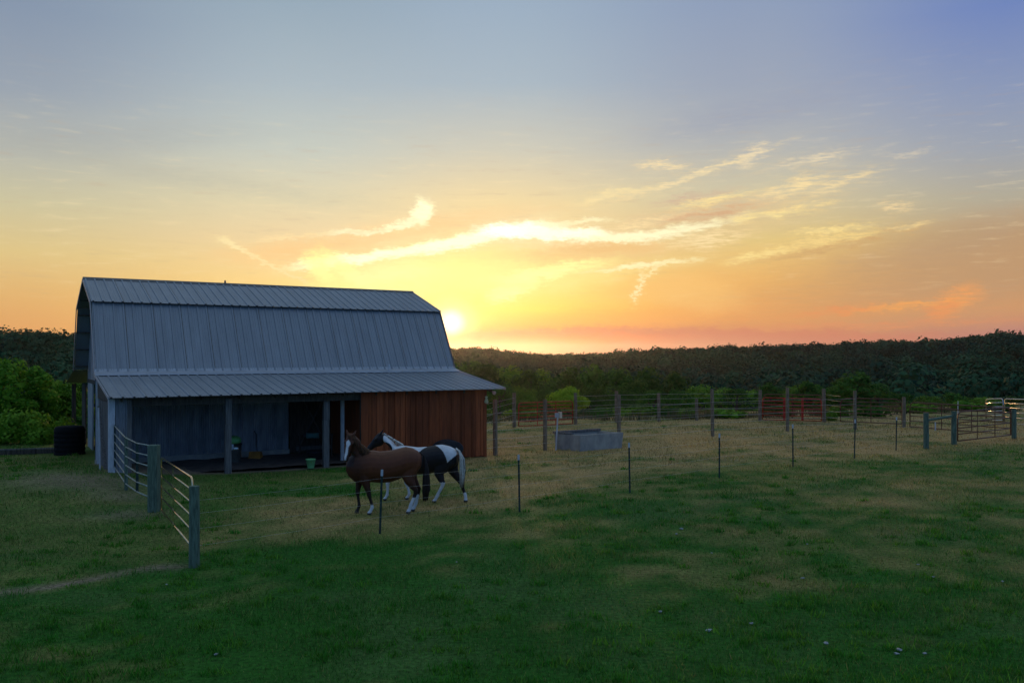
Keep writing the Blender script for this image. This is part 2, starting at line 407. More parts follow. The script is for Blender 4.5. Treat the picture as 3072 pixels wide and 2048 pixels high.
m_teal = mat('teal_cloth', (.10,.24,.22), .9, 0, .15, 9)
m_stone = mat('pale_stone', (.34,.35,.34), .9, 0, .2, 20)
m_water = mat('still_water', (.012,.016,.014), .25, 0, .1, 2, spec=.5)

# ------------------------------------------------------------------ terrain
def vnoise(x, y, seed=0):
    x = np.asarray(x, float); y = np.asarray(y, float)
    xi = np.floor(x).astype(np.int64); yi = np.floor(y).astype(np.int64); fx = x-xi; fy = y-yi
    fx = fx*fx*(3-2*fx); fy = fy*fy*(3-2*fy)
    def h(a, b):
        v = (a*374761393 + b*668265263 + seed*974634721) & 0xffffffff
        v = ((v ^ (v >> 13))*1274126177) & 0xffffffff
        return ((v ^ (v >> 16)) & 0xffff)/65535.0
    return (h(xi,yi)*(1-fx)+h(xi+1,yi)*fx)*(1-fy)+(h(xi,yi+1)*(1-fx)+h(xi+1,yi+1)*fx)*fy
def fbm(x, y, s, o=4, seed=0):
    t = 0; a = .5; n = 0
    for i in range(o):
        t = t+a*vnoise(x*s, y*s, seed+i); n += a; a *= .5; s *= 2.03
    return t/n
def sst(a, b, x):
    t = np.clip((x-a)/(b-a), 0, 1); return t*t*(3-2*t)
RIDGE_PX = [(-400,1004),(0,1001),(100,1000),(218,1003),(700,1030),(1200,1046),(1350,1049),(1420,1044),(1567,1060),(1690,1069),(1750,1064),(1960,1050),(2220,1042),(2480,1038),(2612,1026),(2742,1030),(2873,1019),(3004,1009),(3072,1016),(3500,1008)]
rp = np.array(RIDGE_PX, float); r_az = np.degrees(np.arctan((rp[:,0]-CX)/F)); r_y = rp[:,1]
def ridgeR(a): return 330 + 270*sst(-22, -6, a)
TREE_H = 9.0
def ridgez(a):
    y = np.interp(a, r_az, r_y); rr = ridgeR(a)
    return H + (HZ-y)/F*rr - TREE_H*.93
EX = [-200,-30,-18,-8,0,10,25,45,200]; EY = [26,30,34,46,49,51,56,62,70]
def height(x, y):
    x = np.asarray(x, float); y = np.asarray(y, float)
    a = np.degrees(np.arctan2(x, np.maximum(y, 1e-3))); r = np.hypot(x, y)
    z = .42*np.exp(-((x+13.2)/3.2)**2-((y-23.8)/4.0)**2) + .10*np.exp(-((x+8)/2.5)**2-((y-21)/2.5)**2)*0
    z = z + .10*(fbm(x, y, .25, 3, 3)-.5)*sst(6, 12, y)*(1-sst(45, 60, y))*.6
    e = np.interp(x, EX, EY); d = y-e
    z = z - 10.5*sst(0, 75, d) - 1.5*sst(-2, 10, d)*0
    Rr = ridgeR(a); rz = ridgez(a)
    up = sst(.42, 1.0, r/Rr)
    front = y > 5
    z = np.where(front, z + up*(rz+10.5), z)
    z = np.where(front, z - sst(1.03, 1.6, r/Rr)*(rz+24), z)
    z = np.where(front & (r > 120), z + (2.0+(2+9*sst(-16, -6, a))*(1-sst(.68, .92, r/Rr)))*(fbm(x, y, .011, 3, 8)-.5)*sst(120, 260, r)*(1-sst(.97,1.0,r/Rr)*.0), z)
    far = sst(2500, 3200, r)*(1-sst(3600, 5200, r))
    z = np.where(front, z + far*(26+10*fbm(x, y, .0012, 3, 5)), z)
    return z
# what grows where: 0 fresh grass .. 1 dry grass, plus bare dirt
def cover(x, y):
    n = fbm(x, y, .34, 5, 21); n2 = fbm(x, y, 1.9, 4, 22); n3 = fbm(x*.5, y*1.2, .8, 4, 25)
    fence_y = np.interp(x, [-6,-3.1,-.55,2.9,7.5,13.7,20,40],[15,17.8,20.2,25.6,28.2,31.5,34,45])
    pen = sst(-1.5, 2.5, y-fence_y)*sst(-6, 0, x+ (y-20)*.0)
    near = 1-sst(12, 22, y)
    dry = .20 + .60*pen - .10*near + (.95+.5*pen)*(n-.5) + (.9+.4*pen)*(n2-.5) + (.7+.4*pen)*(n3-.5)
    lawn = sst(-5.5, -7.5, x)*sst(13.5, 15, y); dry = dry*(1-.7*lawn) + .14*lawn
    dry = dry + .15*sst(3, 12, x)*(1-sst(20, 30, x))
    dirt = .33*(1-sst(.25, .40, n))*(.35+.65*pen)
    # worn strips: along the track on the left, the bank by the barn corner, round the posts
    tx = (y - np.interp(x, [-12,-7.4,-6.3], [11.2,13.6,14.9])); trk = 1.1*np.exp(-(tx/.24)**2)*(x < -5.6)*(.5+.7*n2)
    bank = np.exp(-((x+11.6)/2.0)**2-((y-23.0)/1.2)**2) + .8*np.exp(-((x+8.9)/.9)**2-((y-19.6)/.6)**2) + .6*np.exp(-((x+9.8)/.9)**2-((y-21.5)/.6)**2)
    u = (x+11.5)*.852+(y-24.3)*.524; v = -(x+11.5)*.524+(y-24.3)*.852
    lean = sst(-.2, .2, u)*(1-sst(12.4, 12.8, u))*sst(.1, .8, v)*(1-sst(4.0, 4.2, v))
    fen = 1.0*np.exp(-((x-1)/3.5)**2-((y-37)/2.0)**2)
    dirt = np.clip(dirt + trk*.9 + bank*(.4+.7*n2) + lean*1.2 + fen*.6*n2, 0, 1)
    return np.clip(dry, 0, 1), dirt
GREEN, DRY, DIRT = np.array([.026,.110,.012]), np.array([.38,.255,.10]), np.array([.22,.165,.11])
def ground_col(x, y):
    dry, dirt = cover(x, y); k = dry[..., None]; q = dirt[..., None]
    c = GREEN*(1-k)+DRY*k; c = c*(1-q)+DIRT*q
    c = c*(.72+.56*fbm(x, y, 2.6, 3, 40))[..., None]
    r = np.hypot(x, y); w = sst(60, 110, r)[..., None]*.75
    return c*(1-w) + np.array([.03,.055,.016])*w
def axis(parts):
    o = []
    for a, b, st in parts: o += list(np.arange(a, b, st))
    return np.array(o+[parts[-1][1]])
gx = axis([(-5000,-2000,1000),(-2000,-600,200),(-600,-120,20),(-120,-40,5),(-40,-22,1),(-22,26,.3),(26,60,1.2),(60,140,5),(140,700,20),(700,2000,200),(2000,5000,1000)])
gy = axis([(-300,-40,40),(-40,0,8),(0,8,1),(8,52,.3),(52,80,1),(80,160,4),(160,760,15),(760,2000,120),(2000,6000,400),(6000,7000,500)])
XX, YY = np.meshgrid(gx, gy); ZZ = height(XX, YY)
V = np.stack([XX, YY, ZZ], -1).reshape(-1, 3); nx, ny = len(gx), len(gy)
idx = np.arange(nx*ny).reshape(ny, nx)
Q = np.stack([idx[:-1,:-1], idx[:-1,1:], idx[1:,1:], idx[1:,:-1]], -1).reshape(-1, 4)
me = bpy.data.meshes.new('ground'); me.vertices.add(len(V)); me.vertices.foreach_set('co', V.astype(np.float32).ravel())
me.loops.add(Q.size); me.loops.foreach_set('vertex_index', Q.astype(np.int32).ravel()); me.polygons.add(len(Q))
me.polygons.foreach_set('loop_start', np.arange(0, Q.size, 4, dtype=np.int32)); me.update(calc_edges=True)
me.polygons.foreach_set('use_smooth', [True]*len(Q))
cc = np.concatenate([ground_col(XX, YY), np.ones(XX.shape+(1,))], -1).reshape(-1, 4)
at = me.attributes.new('tint', 'FLOAT_COLOR', 'POINT'); at.data.foreach_set('color', cc.astype(np.float32).ravel())
m_ground = attr_mat('pasture', 'tint', .95, 0, .1, .45, 14)
t = m_ground.node_tree; bp = t.nodes.new('ShaderNodeBump'); bp.inputs['Strength'].default_value = .6; bp.inputs['Distance'].default_value = .05
nn = t.nodes.new('ShaderNodeTexNoise'); nn.inputs['Scale'].default_value = 9; nn.inputs['Detail'].default_value = 8
t.links.new([n for n in t.nodes if n.type == 'TEX_COORD'][0].outputs['Object'], nn.inputs['Vector'])
t.links.new(nn.outputs['Fac'], bp.inputs['Height']); t.links.new(bp.outputs[0], t.nodes['Principled BSDF'].inputs['Normal'])
me.materials.append(m_ground)
go = bpy.data.objects.new('ground', me); C.objects.link(go); tag(go, kind='structure')
def hz(x, y): return float(height(np.array([x]), np.array([y]))[0])

# ------------------------------------------------------------------ short grass
def grass(name, areas, mat_, hmul=1.0):
    Vs, Cs = [], []
    for (y0, y1, dens, hgt, wid) in areas:
        half = lambda y: y*.62+1.5
        A = (y1-y0)*2*half(y1); n = int(A*dens)
        x = rng.uniform(-half(y1), half(y1), n); y = rng.uniform(y0, y1, n)
        k = np.abs(x) < half(y); x, y = x[k], y[k]
        u = (x+11.5)*.852+(y-24.3)*.524; v = -(x+11.5)*.524+(y-24.3)*.852
        k = ~((u > -.05) & (u < 12.8) & (v > .15) & (v < 17)); x, y = x[k], y[k]
        dry, dirt = cover(x, y)
        k = rng.random(len(x)) > dirt*.9; x, y, dry = x[k], y[k], dry[k]
        n = len(x); z = height(x, y)
        tuft = fbm(x, y, .9, 3, 61); tf = .55+1.3*np.clip(tuft-.35, 0, 1)**1.0*2
        h = hgt*hmul*tf*rng.uniform(.5, 1.3, n)*(1-.25*dry); a = rng.uniform(0, 2*np.pi, n); w = wid*rng.uniform(.6, 1.3, n)
        le = rng.uniform(.1, 1.0, n)*h; la = rng.uniform(0, 2*np.pi, n)
        p0 = np.stack([x-np.cos(a)*w, y-np.sin(a)*w, z-.01], -1); p1 = np.stack([x+np.cos(a)*w, y+np.sin(a)*w, z-.01], -1)
        p2 = np.stack([x+np.cos(la)*le, y+np.sin(la)*le, z+h], -1)
        Vs.append(np.stack([p0, p1, p2], 1).reshape(-1, 3))
        dr = np.clip(dry + rng.normal(0, .22, n), 0, 1)[:, None]
        c = np.array([.036,.180,.016])*(1-dr)+np.array([.45,.315,.12])*dr
        c = c*rng.uniform(.5, 1.5, n)[:, None]
        c = np.concatenate([c, np.ones((n, 1))], 1); Cs.append(np.repeat(c, 3, 0))
    # ranker tufts: taller, fresher clumps standing out of the short sward
    nt_ = 3000; ty = 8.5+36*rng.random(nt_)**1.7; tx = (rng.random(nt_)*2-1)*(ty*.62+1.5)
    dry, dirt = cover(tx, ty); u = (tx+11.5)*.852+(ty-24.3)*.524; v = -(tx+11.5)*.524+(ty-24.3)*.852
    k = (rng.random(nt_) > .35+.9*dry) & (dirt < .3) & ~((u > -.3) & (u < 12.9) & (v > -.1)) & (fbm(tx, ty, .45, 3, 91) > .42); tx, ty = tx[k], ty[k]; nt_ = len(tx); m_ = 26
    x = (tx[:, None]+rng.normal(0, .075, (nt_, m_))*rng.uniform(.6, 1.6, (nt_, 1))).ravel(); y = (ty[:, None]+rng.normal(0, .06, (nt_, m_))).ravel(); n = len(x); z = height(x, y)
    h = np.repeat(rng.uniform(.06, .12, nt_), m_)*rng.uniform(.5, 1.2, n); a = rng.uniform(0, 2*np.pi, n); w = .006+.0005*y
    le = h*rng.uniform(.2, .9, n); la = rng.uniform(0, 2*np.pi, n)
    p0 = np.stack([x-np.cos(a)*w, y-np.sin(a)*w, z-.01], -1); p1 = np.stack([x+np.cos(a)*w, y+np.sin(a)*w, z-.01], -1); p2 = np.stack([x+np.cos(la)*le, y+np.sin(la)*le, z+h], -1)
    Vs.append(np.stack([p0, p1, p2], 1).reshape(-1, 3))
    g = np.repeat(rng.random(nt_), m_)[:, None]; c = np.array([.036,.21,.016])*(1-g)+np.array([.11,.28,.02])*g; c = c*rng.uniform(.6, 1.3, n)[:, None]
    Cs.append(np.repeat(np.concatenate([c, np.ones((n, 1))], 1), 3, 0))
    o = np_mesh(name, np.concatenate(Vs), 3, mat_, colors=np.concatenate(Cs))
    return tag(o, kind='stuff')
m_blade = attr_mat('grass_blade', 'tint', .7, .35, .25, .15, 3)
tag(grass('short_grass', [(8.5,13,700,.055,.0055),(13,19,420,.055,.007),(19,28,210,.06,.010),(28,38,90,.08,.016),(38,52,45,.09,.022)], m_blade),
    'short patchy pasture grass, green and dry straw blades', 'grass')

# ------------------------------------------------------------------ barn
B = thing('gambrel_barn', 'weathered metal gambrel barn with an open lean-to and a red-brown plank wall', 'barn', (-11.5, 24.3, 0), math.atan2(.524, .852))
L = 13.2; HB = .5                                           # roof length, gable overhang
EV, ST, BK, RG = (0.0, 2.48), (3.95, 3.14), (5.35, 5.55), (8.02, 6.52)
EVb, STb, BKb = (16.04, 2.48), (12.09, 3.14), (10.69, 5.55)
def ribsheet(mb, a, b, u0, u1, pitch=.305, rh=.034, minor=2, off=0.0):
    """roof sheet between (v,z) points a (low) and b (high): trapezoid ribs run up the slope"""
    a, b = Vector((0, *a)), Vector((0, *b)); d = (b-a).normalized(); nrm_ = Vector((0, -d.z, d.y))
    if nrm_.z < 0: nrm_ = -nrm_
    prof = []; u = u0
    while u < u1-.02:
        prof += [(u, 0), (u+.025, 0), (u+.038, rh), (u+.082, rh), (u+.095, 0)]
        step = (pitch-.095)/(minor+1)
        for k in range(minor):
            c = u+.095+step*(k+1); prof += [(c-.018, 0), (c-.008, rh*.22), (c+.008, rh*.22), (c+.018, 0)]
        u += pitch
    prof = [p for p in prof if p[0] < u1]; prof.append((u1, 0))
    vs = []; n = len(prof); K = 6
    for i in range(K+1):
        q = a.lerp(b, i/K)
        for (pu, ph) in prof: vs.append(q + Vector((pu, 0, 0)) + nrm_*(ph+off))
    fs = [[i*n+k, i*n+k+1, (i+1)*n+k+1, (i+1)*n+k] for i in range(K) for k in range(n-1)]
    # underside for thickness
    b0 = len(vs)
    for q in (a, b):
        for pu in (u0, u1): vs.append(q + Vector((pu, 0, 0)) - nrm_*.012)
    fs += [[b0, b0+1, b0+3, b0+2]]
    mb.add(vs, fs)
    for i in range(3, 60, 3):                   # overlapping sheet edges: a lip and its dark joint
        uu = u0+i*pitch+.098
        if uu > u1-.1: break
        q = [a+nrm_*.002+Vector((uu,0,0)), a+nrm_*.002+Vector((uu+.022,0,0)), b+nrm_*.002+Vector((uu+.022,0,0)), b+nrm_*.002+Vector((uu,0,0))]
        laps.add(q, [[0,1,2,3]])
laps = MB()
rf = MB(); ribsheet(rf, (BK[0]-.16, BK[1]-.02), RG, 0, L); roof = rf.build('upper_roof', m_roof, B)
rf = MB(); ribsheet(rf, (BKb[0]+.16, BKb[1]-.02), RG, 0, L); rf.build('upper_roof', m_roof, B)
rf = MB(); ribsheet(rf, (ST[0]-.02, ST[1]), (BK[0], BK[1]+.01), .02, L-.02); rf.build('steep_roof', m_roof, B)
rf = MB(); ribsheet(rf, (STb[0]+.02, STb[1]), (BKb[0], BKb[1]+.01), .02, L-.02); rf.build('steep_roof', m_roof, B)
rf = MB(); ribsheet(rf, EV, (ST[0]-.04, ST[1]-.06), -.02, L+.02); lr = rf.build('lean_to_roof', m_roof, B)
rf = MB(); ribsheet(rf, EVb, (STb[0]+.04, STb[1]-.06), -.02, L+.02); rf.build('lean_to_roof', m_roof, B)
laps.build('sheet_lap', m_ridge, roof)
MB().prism([(RG[0]-.17, RG[1]-.045), (RG[0], RG[1]+.06), (RG[0]+.17, RG[1]-.045), (RG[0], RG[1]+.02)], -.02, L+.02).build('ridge_cap', m_ridge, roof)
MB().prism([(ST[0]-.42, ST[1]-.085), (ST[0]-.40, ST[1]-.045), (ST[0]-.01, ST[1]+.035), (ST[0]+.045, ST[1]+.12), (ST[0]+.06, ST[1]+.11), (ST[0]+.01, ST[1]+.0)], -.03, L+.03).build('flashing', m_flash, lr)
# rake edges (thin trims at the gable ends) and eave fascia
for uu in (-.03, L+.015):
    mb = MB()
    for a, b in ((ST, BK), (BK, RG), (RG, BKb), (BKb, STb)):
        mb.beam((uu+.01, a[0], a[1]-.05), (uu+.01, b[0], b[1]-.05), .03, .10, up=(1,0,0) if False else (0,0,1))
    mb.build('rake_trim', m_ridge if uu > 0 else m_roof, roof)
MB().beam((-.035, EV[0]+.02, EV[1]+.0), (-.035, ST[0]-.05, ST[1]-.05), .02, .09).build('rake_trim', m_flash, lr)
MB().beam((L+.035, EV[0]+.02, EV[1]+.0), (L+.035, ST[0]-.05, ST[1]-.05), .02, .09).build('rake_trim', m_flash, lr)
# purlins under the gable overhang, rafters under the lean-to
pb = MB()
for a, b, ts in ((STb, BKb, (.08,.36,.64,.92)), (BKb, RG, (.35,.7)), (ST, BK, (.3,.7))):
    for tt in ts:
        y = a[0]+(b[0]-a[0])*tt; z = a[1]+(b[1]-a[1])*tt
        s = -1 if a[0] > 8 else 1
        pb.box(.03, L-.05, y+s*.03, y+s*.13, z-.11, z-.05)
pb.build('purlin', m_dark, B)
for i in range(12):
    u = .35+i*1.13
    MB().beam((u, .25, EV[1]-.07), (u, ST[0]-.1, ST[1]-.16), .05, .13).build('rafter', m_dark, lr)
# gable walls
gp = [(ST[0]+.05, 0), (ST[0]+.05, ST[1]-.02), (BK[0]+.05, BK[1]-.12), (RG[0], RG[1]-.12), (BKb[0]-.05, BKb[1]-.12), (STb[0]-.05, STb[1]-.02), (STb[0]-.05, -.8)]
mb = MB(); mb.prism([(ST[0]+.05, 2.75)]+gp[1:6]+[(STb[0]-.05, 2.75)], HB, HB+.06); mb.build('gable_wall', m_corr, B)
MB().prism(gp, L-.55, L-.49).build('gable_wall', m_corr, B)
def vboards(mb, u, v0, v1, z0, z1, w=.2, gap=.012, th=.025, jitter=.012):
    v = v0
    while v < v1-.02:
        ww = min(w*random.uniform(.85, 1.15), v1-v)
        j = random.uniform(0, jitter); mb.box(u-j, u+th-j, v+gap/2, v+ww-gap/2, z0+random.uniform(-.03, .05), z1); v += ww
mb = MB(); vboards(mb, HB+.01, 4.1, 7.6, .05, 2.74); mb.build('plank_door', m_grey, B)
MB().box(HB, HB+.05, 10.2, 12.0, -.7, 2.74).build('wall_panel', m_flash, B)
MB().box(HB-.02, HB+.06, 4.0, 12.0, 2.60, 2.745).build('beam', m_dark, B)
MB().box(HB+.3, L-.6, 11.95, 12.03, -.9, 3.1).build('back_wall', m_corr, B)
# back lean-to: its posts only (left end open)
for u in (.2, 4.4, 8.6, 12.6):
    MB().box(u, u+.16, 15.7, 15.86, -3.5, 2.45).build('post', m_dark, B)
MB().box(.5, .56, 13.2, 14.6, -1.6, 2.5).build('wall_panel', m_dark, B)
# interior (back) wall of the front lean-to: corrugated sheet over a concrete footing
def corr(u0, u1, v, z0, z1, pitch=.076, amp=.011):
    mb = MB(); n = int((u1-u0)/pitch*6); vs = []
    for z in (z0, z1):
        for i in range(n+1):
            u = u0+(u1-u0)*i/n; vs.append((u, v+amp*math.sin(2*math.pi*u/pitch), z))
    fs = [[i, i+1, n+2+i, n+1+i] for i in range(n)]
    for z in (z0, z1):
        pass
    mb.add(vs, fs); return mb
for a, b in ((.0, 1.74), (1.74, 4.0), (4.0, 6.35)):
    corr(a, b, 3.93 - (.02 if a == 1.74 else 0), .2, 3.0).build('lean_to_wall', m_corr, B)
MB().box(0, 6.36, 3.83, 4.05, -.2, .30).build('footing', m_conc, B)
MB().box(9.3, L-.5, 3.9, 4.0, -.2, 3.0).build('lean_to_wall', m_dark, B)
# sliding plank door with an X brace in the back wall
dr = MB(); u = 6.4
while u < 9.25:
    dr.box(u, u+.19, 3.90+random.uniform(0,.012), 3.94, .16, 2.75); u += .2
door = dr.build('plank_door', m_dark, B)
bx = MB(); bx.beam((6.75, 3.875, .4), (7.75, 3.875, 2.3), .03, .13, up=(0,1,0)); bx.beam((6.75, 3.85, 2.3), (7.75, 3.85, .4), .03, .13, up=(0,1,0))
for z in (.3, 2.4): bx.box(6.6, 8.9, 3.855, 3.895, z-.07, z+.07)
bx.build('brace', m_grey, door)
# left end of the lean-to: corner post, old boards, header
MB().box(.0, .17, .30, .46, 0.0, 2.44).build('corner_board', m_white, B)
corr(.17, .50, .36, .25, 2.44).build('wall_panel', m_corr, B)
MB().box(.5, .62, .33, .45, .1, 2.40).build('post', m_grey, B)
mb = MB(); vboards(mb, .06, .75, 3.4, .15, 2.3, .24, .05); mb.build('plank_door', m_grey, B)
mb = MB(); mb.prism([(.47, 2.32), (3.9, 2.32), (3.9, 2.98), (.47, 2.46)], .05, .10); mb.build('end_panel', m_dark, B)
MB().beam((.02, 1.0, .25), (.02, 2.9, 2.1), .03, .12, up=(1,0,0)).build('brace', m_grey, B)
MB().box(.04, .12, 3.75, 4.1, 0, 2.9).build('corner_board', m_white, B)
# front posts and the long header beam
for u, v in ((3.30, .36), (6.50, .50)):
    MB().box(u, u+.19, v, v+.17, -.1, 1.55).build('post', m_grey, B, bevel=.006)
    MB().box(u+.015, u+.205, v+.01, v+.18, 1.555, 2.36).build('post', m_grey, B, bevel=.006)
MB().box(.17, 7.75, .40, .46, 2.20, 2.42).build('header_beam', m_dark, B)
MB().box(.17, 7.75, .49, .55, 2.22, 2.40).build('header_beam', m_grey, B)
# plank facade on the right
u = 7.72; pl = MB()
while u < 12.44:
    w = min(random.choice((.19,.24,.28,.22)), 12.46-u)
    j = random.uniform(0, .02)
    pl.box(u+.006, u+w-.006, .30-j, .33-j, .02+random.uniform(0,.05), 2.45); u += w
pw_ = pl.build('plank_wall', m_plank, B)
bt = MB(); u = 8.1
while u < 12.3:
    bt.box(u, u+.045, .262, .279, .08, 2.44); u += random.choice((.46,.52,.40))
bt.build('batten', m_plank, pw_)
MB().box(7.72, 12.44, .36, .42, 0.02, 2.44).build('backing', m_dark, pw_)
MB().box(12.46, 12.58, .27, .42, 0, 2.45).build('corner_board', m_plank, B)
mb = MB(); vboards(mb, 12.5, .44, 3.95, .0, 2.5, .22, .01); mb.build('plank_wall', m_plank, B)
# inner partition and white door jamb
MB().box(7.9, 7.98, .60, 3.8, 0, 2.5).build('partition', m_plank, B)
MB().box(7.36, 7.47, 1.2, 1.3, .05, 2.40).build('door_jamb', m_white, B)
# vent pipe with boot, ridge stub, soffit lamp
vp = MB().tube([(10.18, 3.62, 3.02), (10.18, 3.62, 3.36)], .035, 10).build('vent_pipe', m_white, lr, smooth=False)
MB().tube([(10.18, 3.62, 3.02), (10.18, 3.62, 3.08)], [.16, .05], 8).build('pipe_boot', m_ridge, vp)
MB().tube([(5.05, RG[0], RG[1]+.03), (5.05, RG[0], RG[1]+.13), (5.05, RG[0], RG[1]+.17)], [.04,.035,.02], 8).build('ridge_stub', m_ridge, roof)
lm = MB().tube([(12.85, .45, 2.42), (12.92, .40, 2.36)], [.03,.03], 8); lm.tube([(12.92,.40,2.36),(12.95,.36,2.32),(12.99,.33,2.29)], [.045,.075,.05], 10)
lm.build('eave_lamp', m_white, B, smooth=True)
# earth floor under the lean-to
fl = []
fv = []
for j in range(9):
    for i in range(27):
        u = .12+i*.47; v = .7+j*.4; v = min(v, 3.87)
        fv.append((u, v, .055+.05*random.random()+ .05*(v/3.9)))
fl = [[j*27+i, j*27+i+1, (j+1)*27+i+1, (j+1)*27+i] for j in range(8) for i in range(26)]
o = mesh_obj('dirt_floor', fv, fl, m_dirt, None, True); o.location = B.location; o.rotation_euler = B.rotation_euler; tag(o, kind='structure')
ub, vb = Vector((.852, .524, 0)), Vector((-.524, .852, 0)); OB = Vector((-11.5, 24.3, 0))
def BW(u, v, z=0): return OB + ub*u + vb*v + Vector((0,0,z))
BRZ = math.atan2(.524, .852)

# ---- things under and round the lean-to
def lathe(prof, n=20): # [(r,z)]
    mb = MB(); mb.loft([((0,0,z), (r,0,0), (0,r,0)) for r, z in prof], n); return mb
T = thing('trash_can', 'grey metal trash can heaped with something green, behind the lean-to post', 'trash can', BW(4.12, 2.75, .07))
lathe([(.22,0),(.225,.02),(.235,.2),(.245,.22),(.25,.42),(.258,.44),(.262,.60)]).build('body', m_galv, T, True)
lathe([(.275,.60),(.28,.62),(.28,.645),(.27,.65)]).build('rim', m_black, T, True)
T = thing('feed_sack', 'crumpled bright green sack filling the top of the trash can', 'sack', BW(4.12, 2.75, .72))
vs = lathe([(.2,0),(.245,.06),(.22,.16),(.16,.22),(.08,.25)], 14)
for v in vs.V: v += Vector((random.uniform(-.025,.025), random.uniform(-.025,.025), random.uniform(-.02,.02)))
vs.build('sack', m_greenp, T, True)
T = thing('rag', 'pale rag hanging over the rim of the trash can', 'cloth', BW(4.12, 2.75, .07))
mb = MB(); ang = [-2.0,-1.75,-1.5,-1.25]
g_ = [[(math.cos(a)*(.285+.01*((i+j)%2)), math.sin(a)*(.285+.01*((i+j)%2)), .655-.07*j*(1 if i in (1,2) else .6)) for i, a in enumerate(ang)] for j in range(4)]
mb.add([p for r_ in g_ for p in r_], [[j*4+i, j*4+i+1, j*4+i+5, j*4+i+4] for j in range(3) for i in range(3)])
o = mb.build('cloth', m_rag, T, True); sm = o.modifiers.new('s', 'SOLIDIFY'); sm.thickness = .008
T = thing('scoop_shovel', 'orange scoop shovel with a dark handle leaning on the lean-to wall', 'shovel', BW(4.95, 3.2, .10))
MB().tube([(.08,0,.18), (-.02,.25,.5), (-.10,.5,.80), (-.2,.58,.92)], .016, 8).build('handle', m_black, T)
mb = MB(); mb.add([(-.2,-.12,0),(.22,-.16,.02),(.26,.08,.08),(-.16,.1,.1),(-.19,-.04,.26),(.2,-.06,.27),(.22,.10,.24),(-.14,.12,.24)], [[0,1,2,3],[0,3,7,4],[1,5,6,2],[3,2,6,7],[0,4,5,1]])
o = mb.build('scoop', m_orange, T); sm = o.modifiers.new('s', 'SOLIDIFY'); sm.thickness = .012
T = thing('bucket', 'lime green bucket standing at the edge of the lean-to beside the right post', 'bucket', BW(6.02, .40, .02))
mb = lathe([(.10,0),(.105,.01),(.155,.27),(.165,.275),(.165,.30),(.152,.30),(.10,.02)], 20); mb.build('body', m_limeb, T, True)
MB().tube([(.16*math.cos(a), .16*math.sin(a)*.3, .29+.13*math.sin(a)) for a in np.linspace(0, math.pi, 9)], .006, 6).build('handle', m_black, T)
T = thing('feed_tub', 'shallow black rubber tub on the lean-to floor behind the green bucket', 'tub', BW(6.75, 2.0, .12))
lathe([(.24,0),(.27,.02),(.33,.22),(.345,.23),(.345,.25),(.32,.25),(.25,.03)], 22).build('body', m_rubber, T, True)
T = thing('saddle_pad', 'folded teal cloth hung over a rail in the dark of the lean-to', 'cloth', BW(7.0, 3.2, .85))
mb = MB(); g_ = [(x, y, z) for (y, z) in ((-.05,-.12),(-.04,.03),(0,.06),(.04,.03),(.05,-.14)) for x in (-.22,0,.24)]
mb.add(g_, [[j*3+i, j*3+i+1, j*3+i+4, j*3+i+3] for j in range(4) for i in range(2)])
o = mb.build('pad', m_teal, T, True); o.modifiers.new('s', 'SOLIDIFY').thickness = .02
T = thing('saddle_rack', 'dark wooden rail stand carrying the teal cloth in the lean-to', 'rack', BW(7.0, 3.2, .85))
MB().beam((-.5,0,.0), (.75,0,.0), .05, .06).build('rail', m_dark, T)
for x in (-.45, .7): MB().beam((x,.02,-.78), (x,.02,-.03), .06, .06).build('leg', m_dark, T)
# black oval stock tank on edge against the plank wall
T = thing('stock_tank', 'black ribbed oval stock tank leaning on edge against the plank wall behind the horses', 'stock tank', BW(10.85, .10, 0), BRZ)
a_, b_ = .60, .36
def oval(rx, rz, y, n=28): return [(rx*math.cos(2*math.pi*k/n), y, b_+.015+rz*math.sin(2*math.pi*k/n)) for k in range(n)]
rings = [oval(a_, b_, .0), oval(a_*1.0, b_*1.0, -.03), oval(a_*.95, b_*.93, -.035), oval(a_*.9, b_*.86, -.30), oval(a_*.84, b_*.78, -.33)]
tilt = Matrix.Rotation(R(-8), 4, 'X')
mb = MB(); n = 28
vs = [tilt @ Vector(p) for rg in rings for p in rg]
mb.add(vs, [[i*n+k, i*n+(k+1)%n, (i+1)*n+(k+1)%n, (i+1)*n+k] for i in range(4) for k in range(n)] + [[4*n+k for k in range(n)], [k for k in range(n)][::-1]])
mb.build('tub_shell', m_rubber, T)
mb = MB()
for z in (-.16,-.08,0,.08,.16):
    hw = a_*.80*math.sqrt(max(0, 1-(z/(b_*.8))**2)); mb.box(-hw, hw, -.352, -.325, b_+.005+z, b_+.025+z, tilt)
for x in (-.25,.05,.3): mb.box(x-.01, x+.01, -.350, -.322, b_+.015-.2, b_+.015+.2, tilt)
mb.build('rib', m_black, T)
# pale green jug hung on the corner of the plank wall
T = thing('hanging_trap', 'pale green bottle-shaped trap hanging on the corner of the plank wall', 'trap', BW(12.5, .16, 1.95), BRZ)
lathe([(.02,.0),(.07,.03),(.075,.08),(.045,.16),(.03,.2),(.05,.22),(.05,.25),(.02,.27)], 12).build('jug', mat('pale_green', (.42,.5,.28), .5, 0, .2, 9), T, True)
MB().tube([(0,0,.27),(0,.05,.32),(0,.12,.33)], .006, 5).build('hook', m_galv, T)
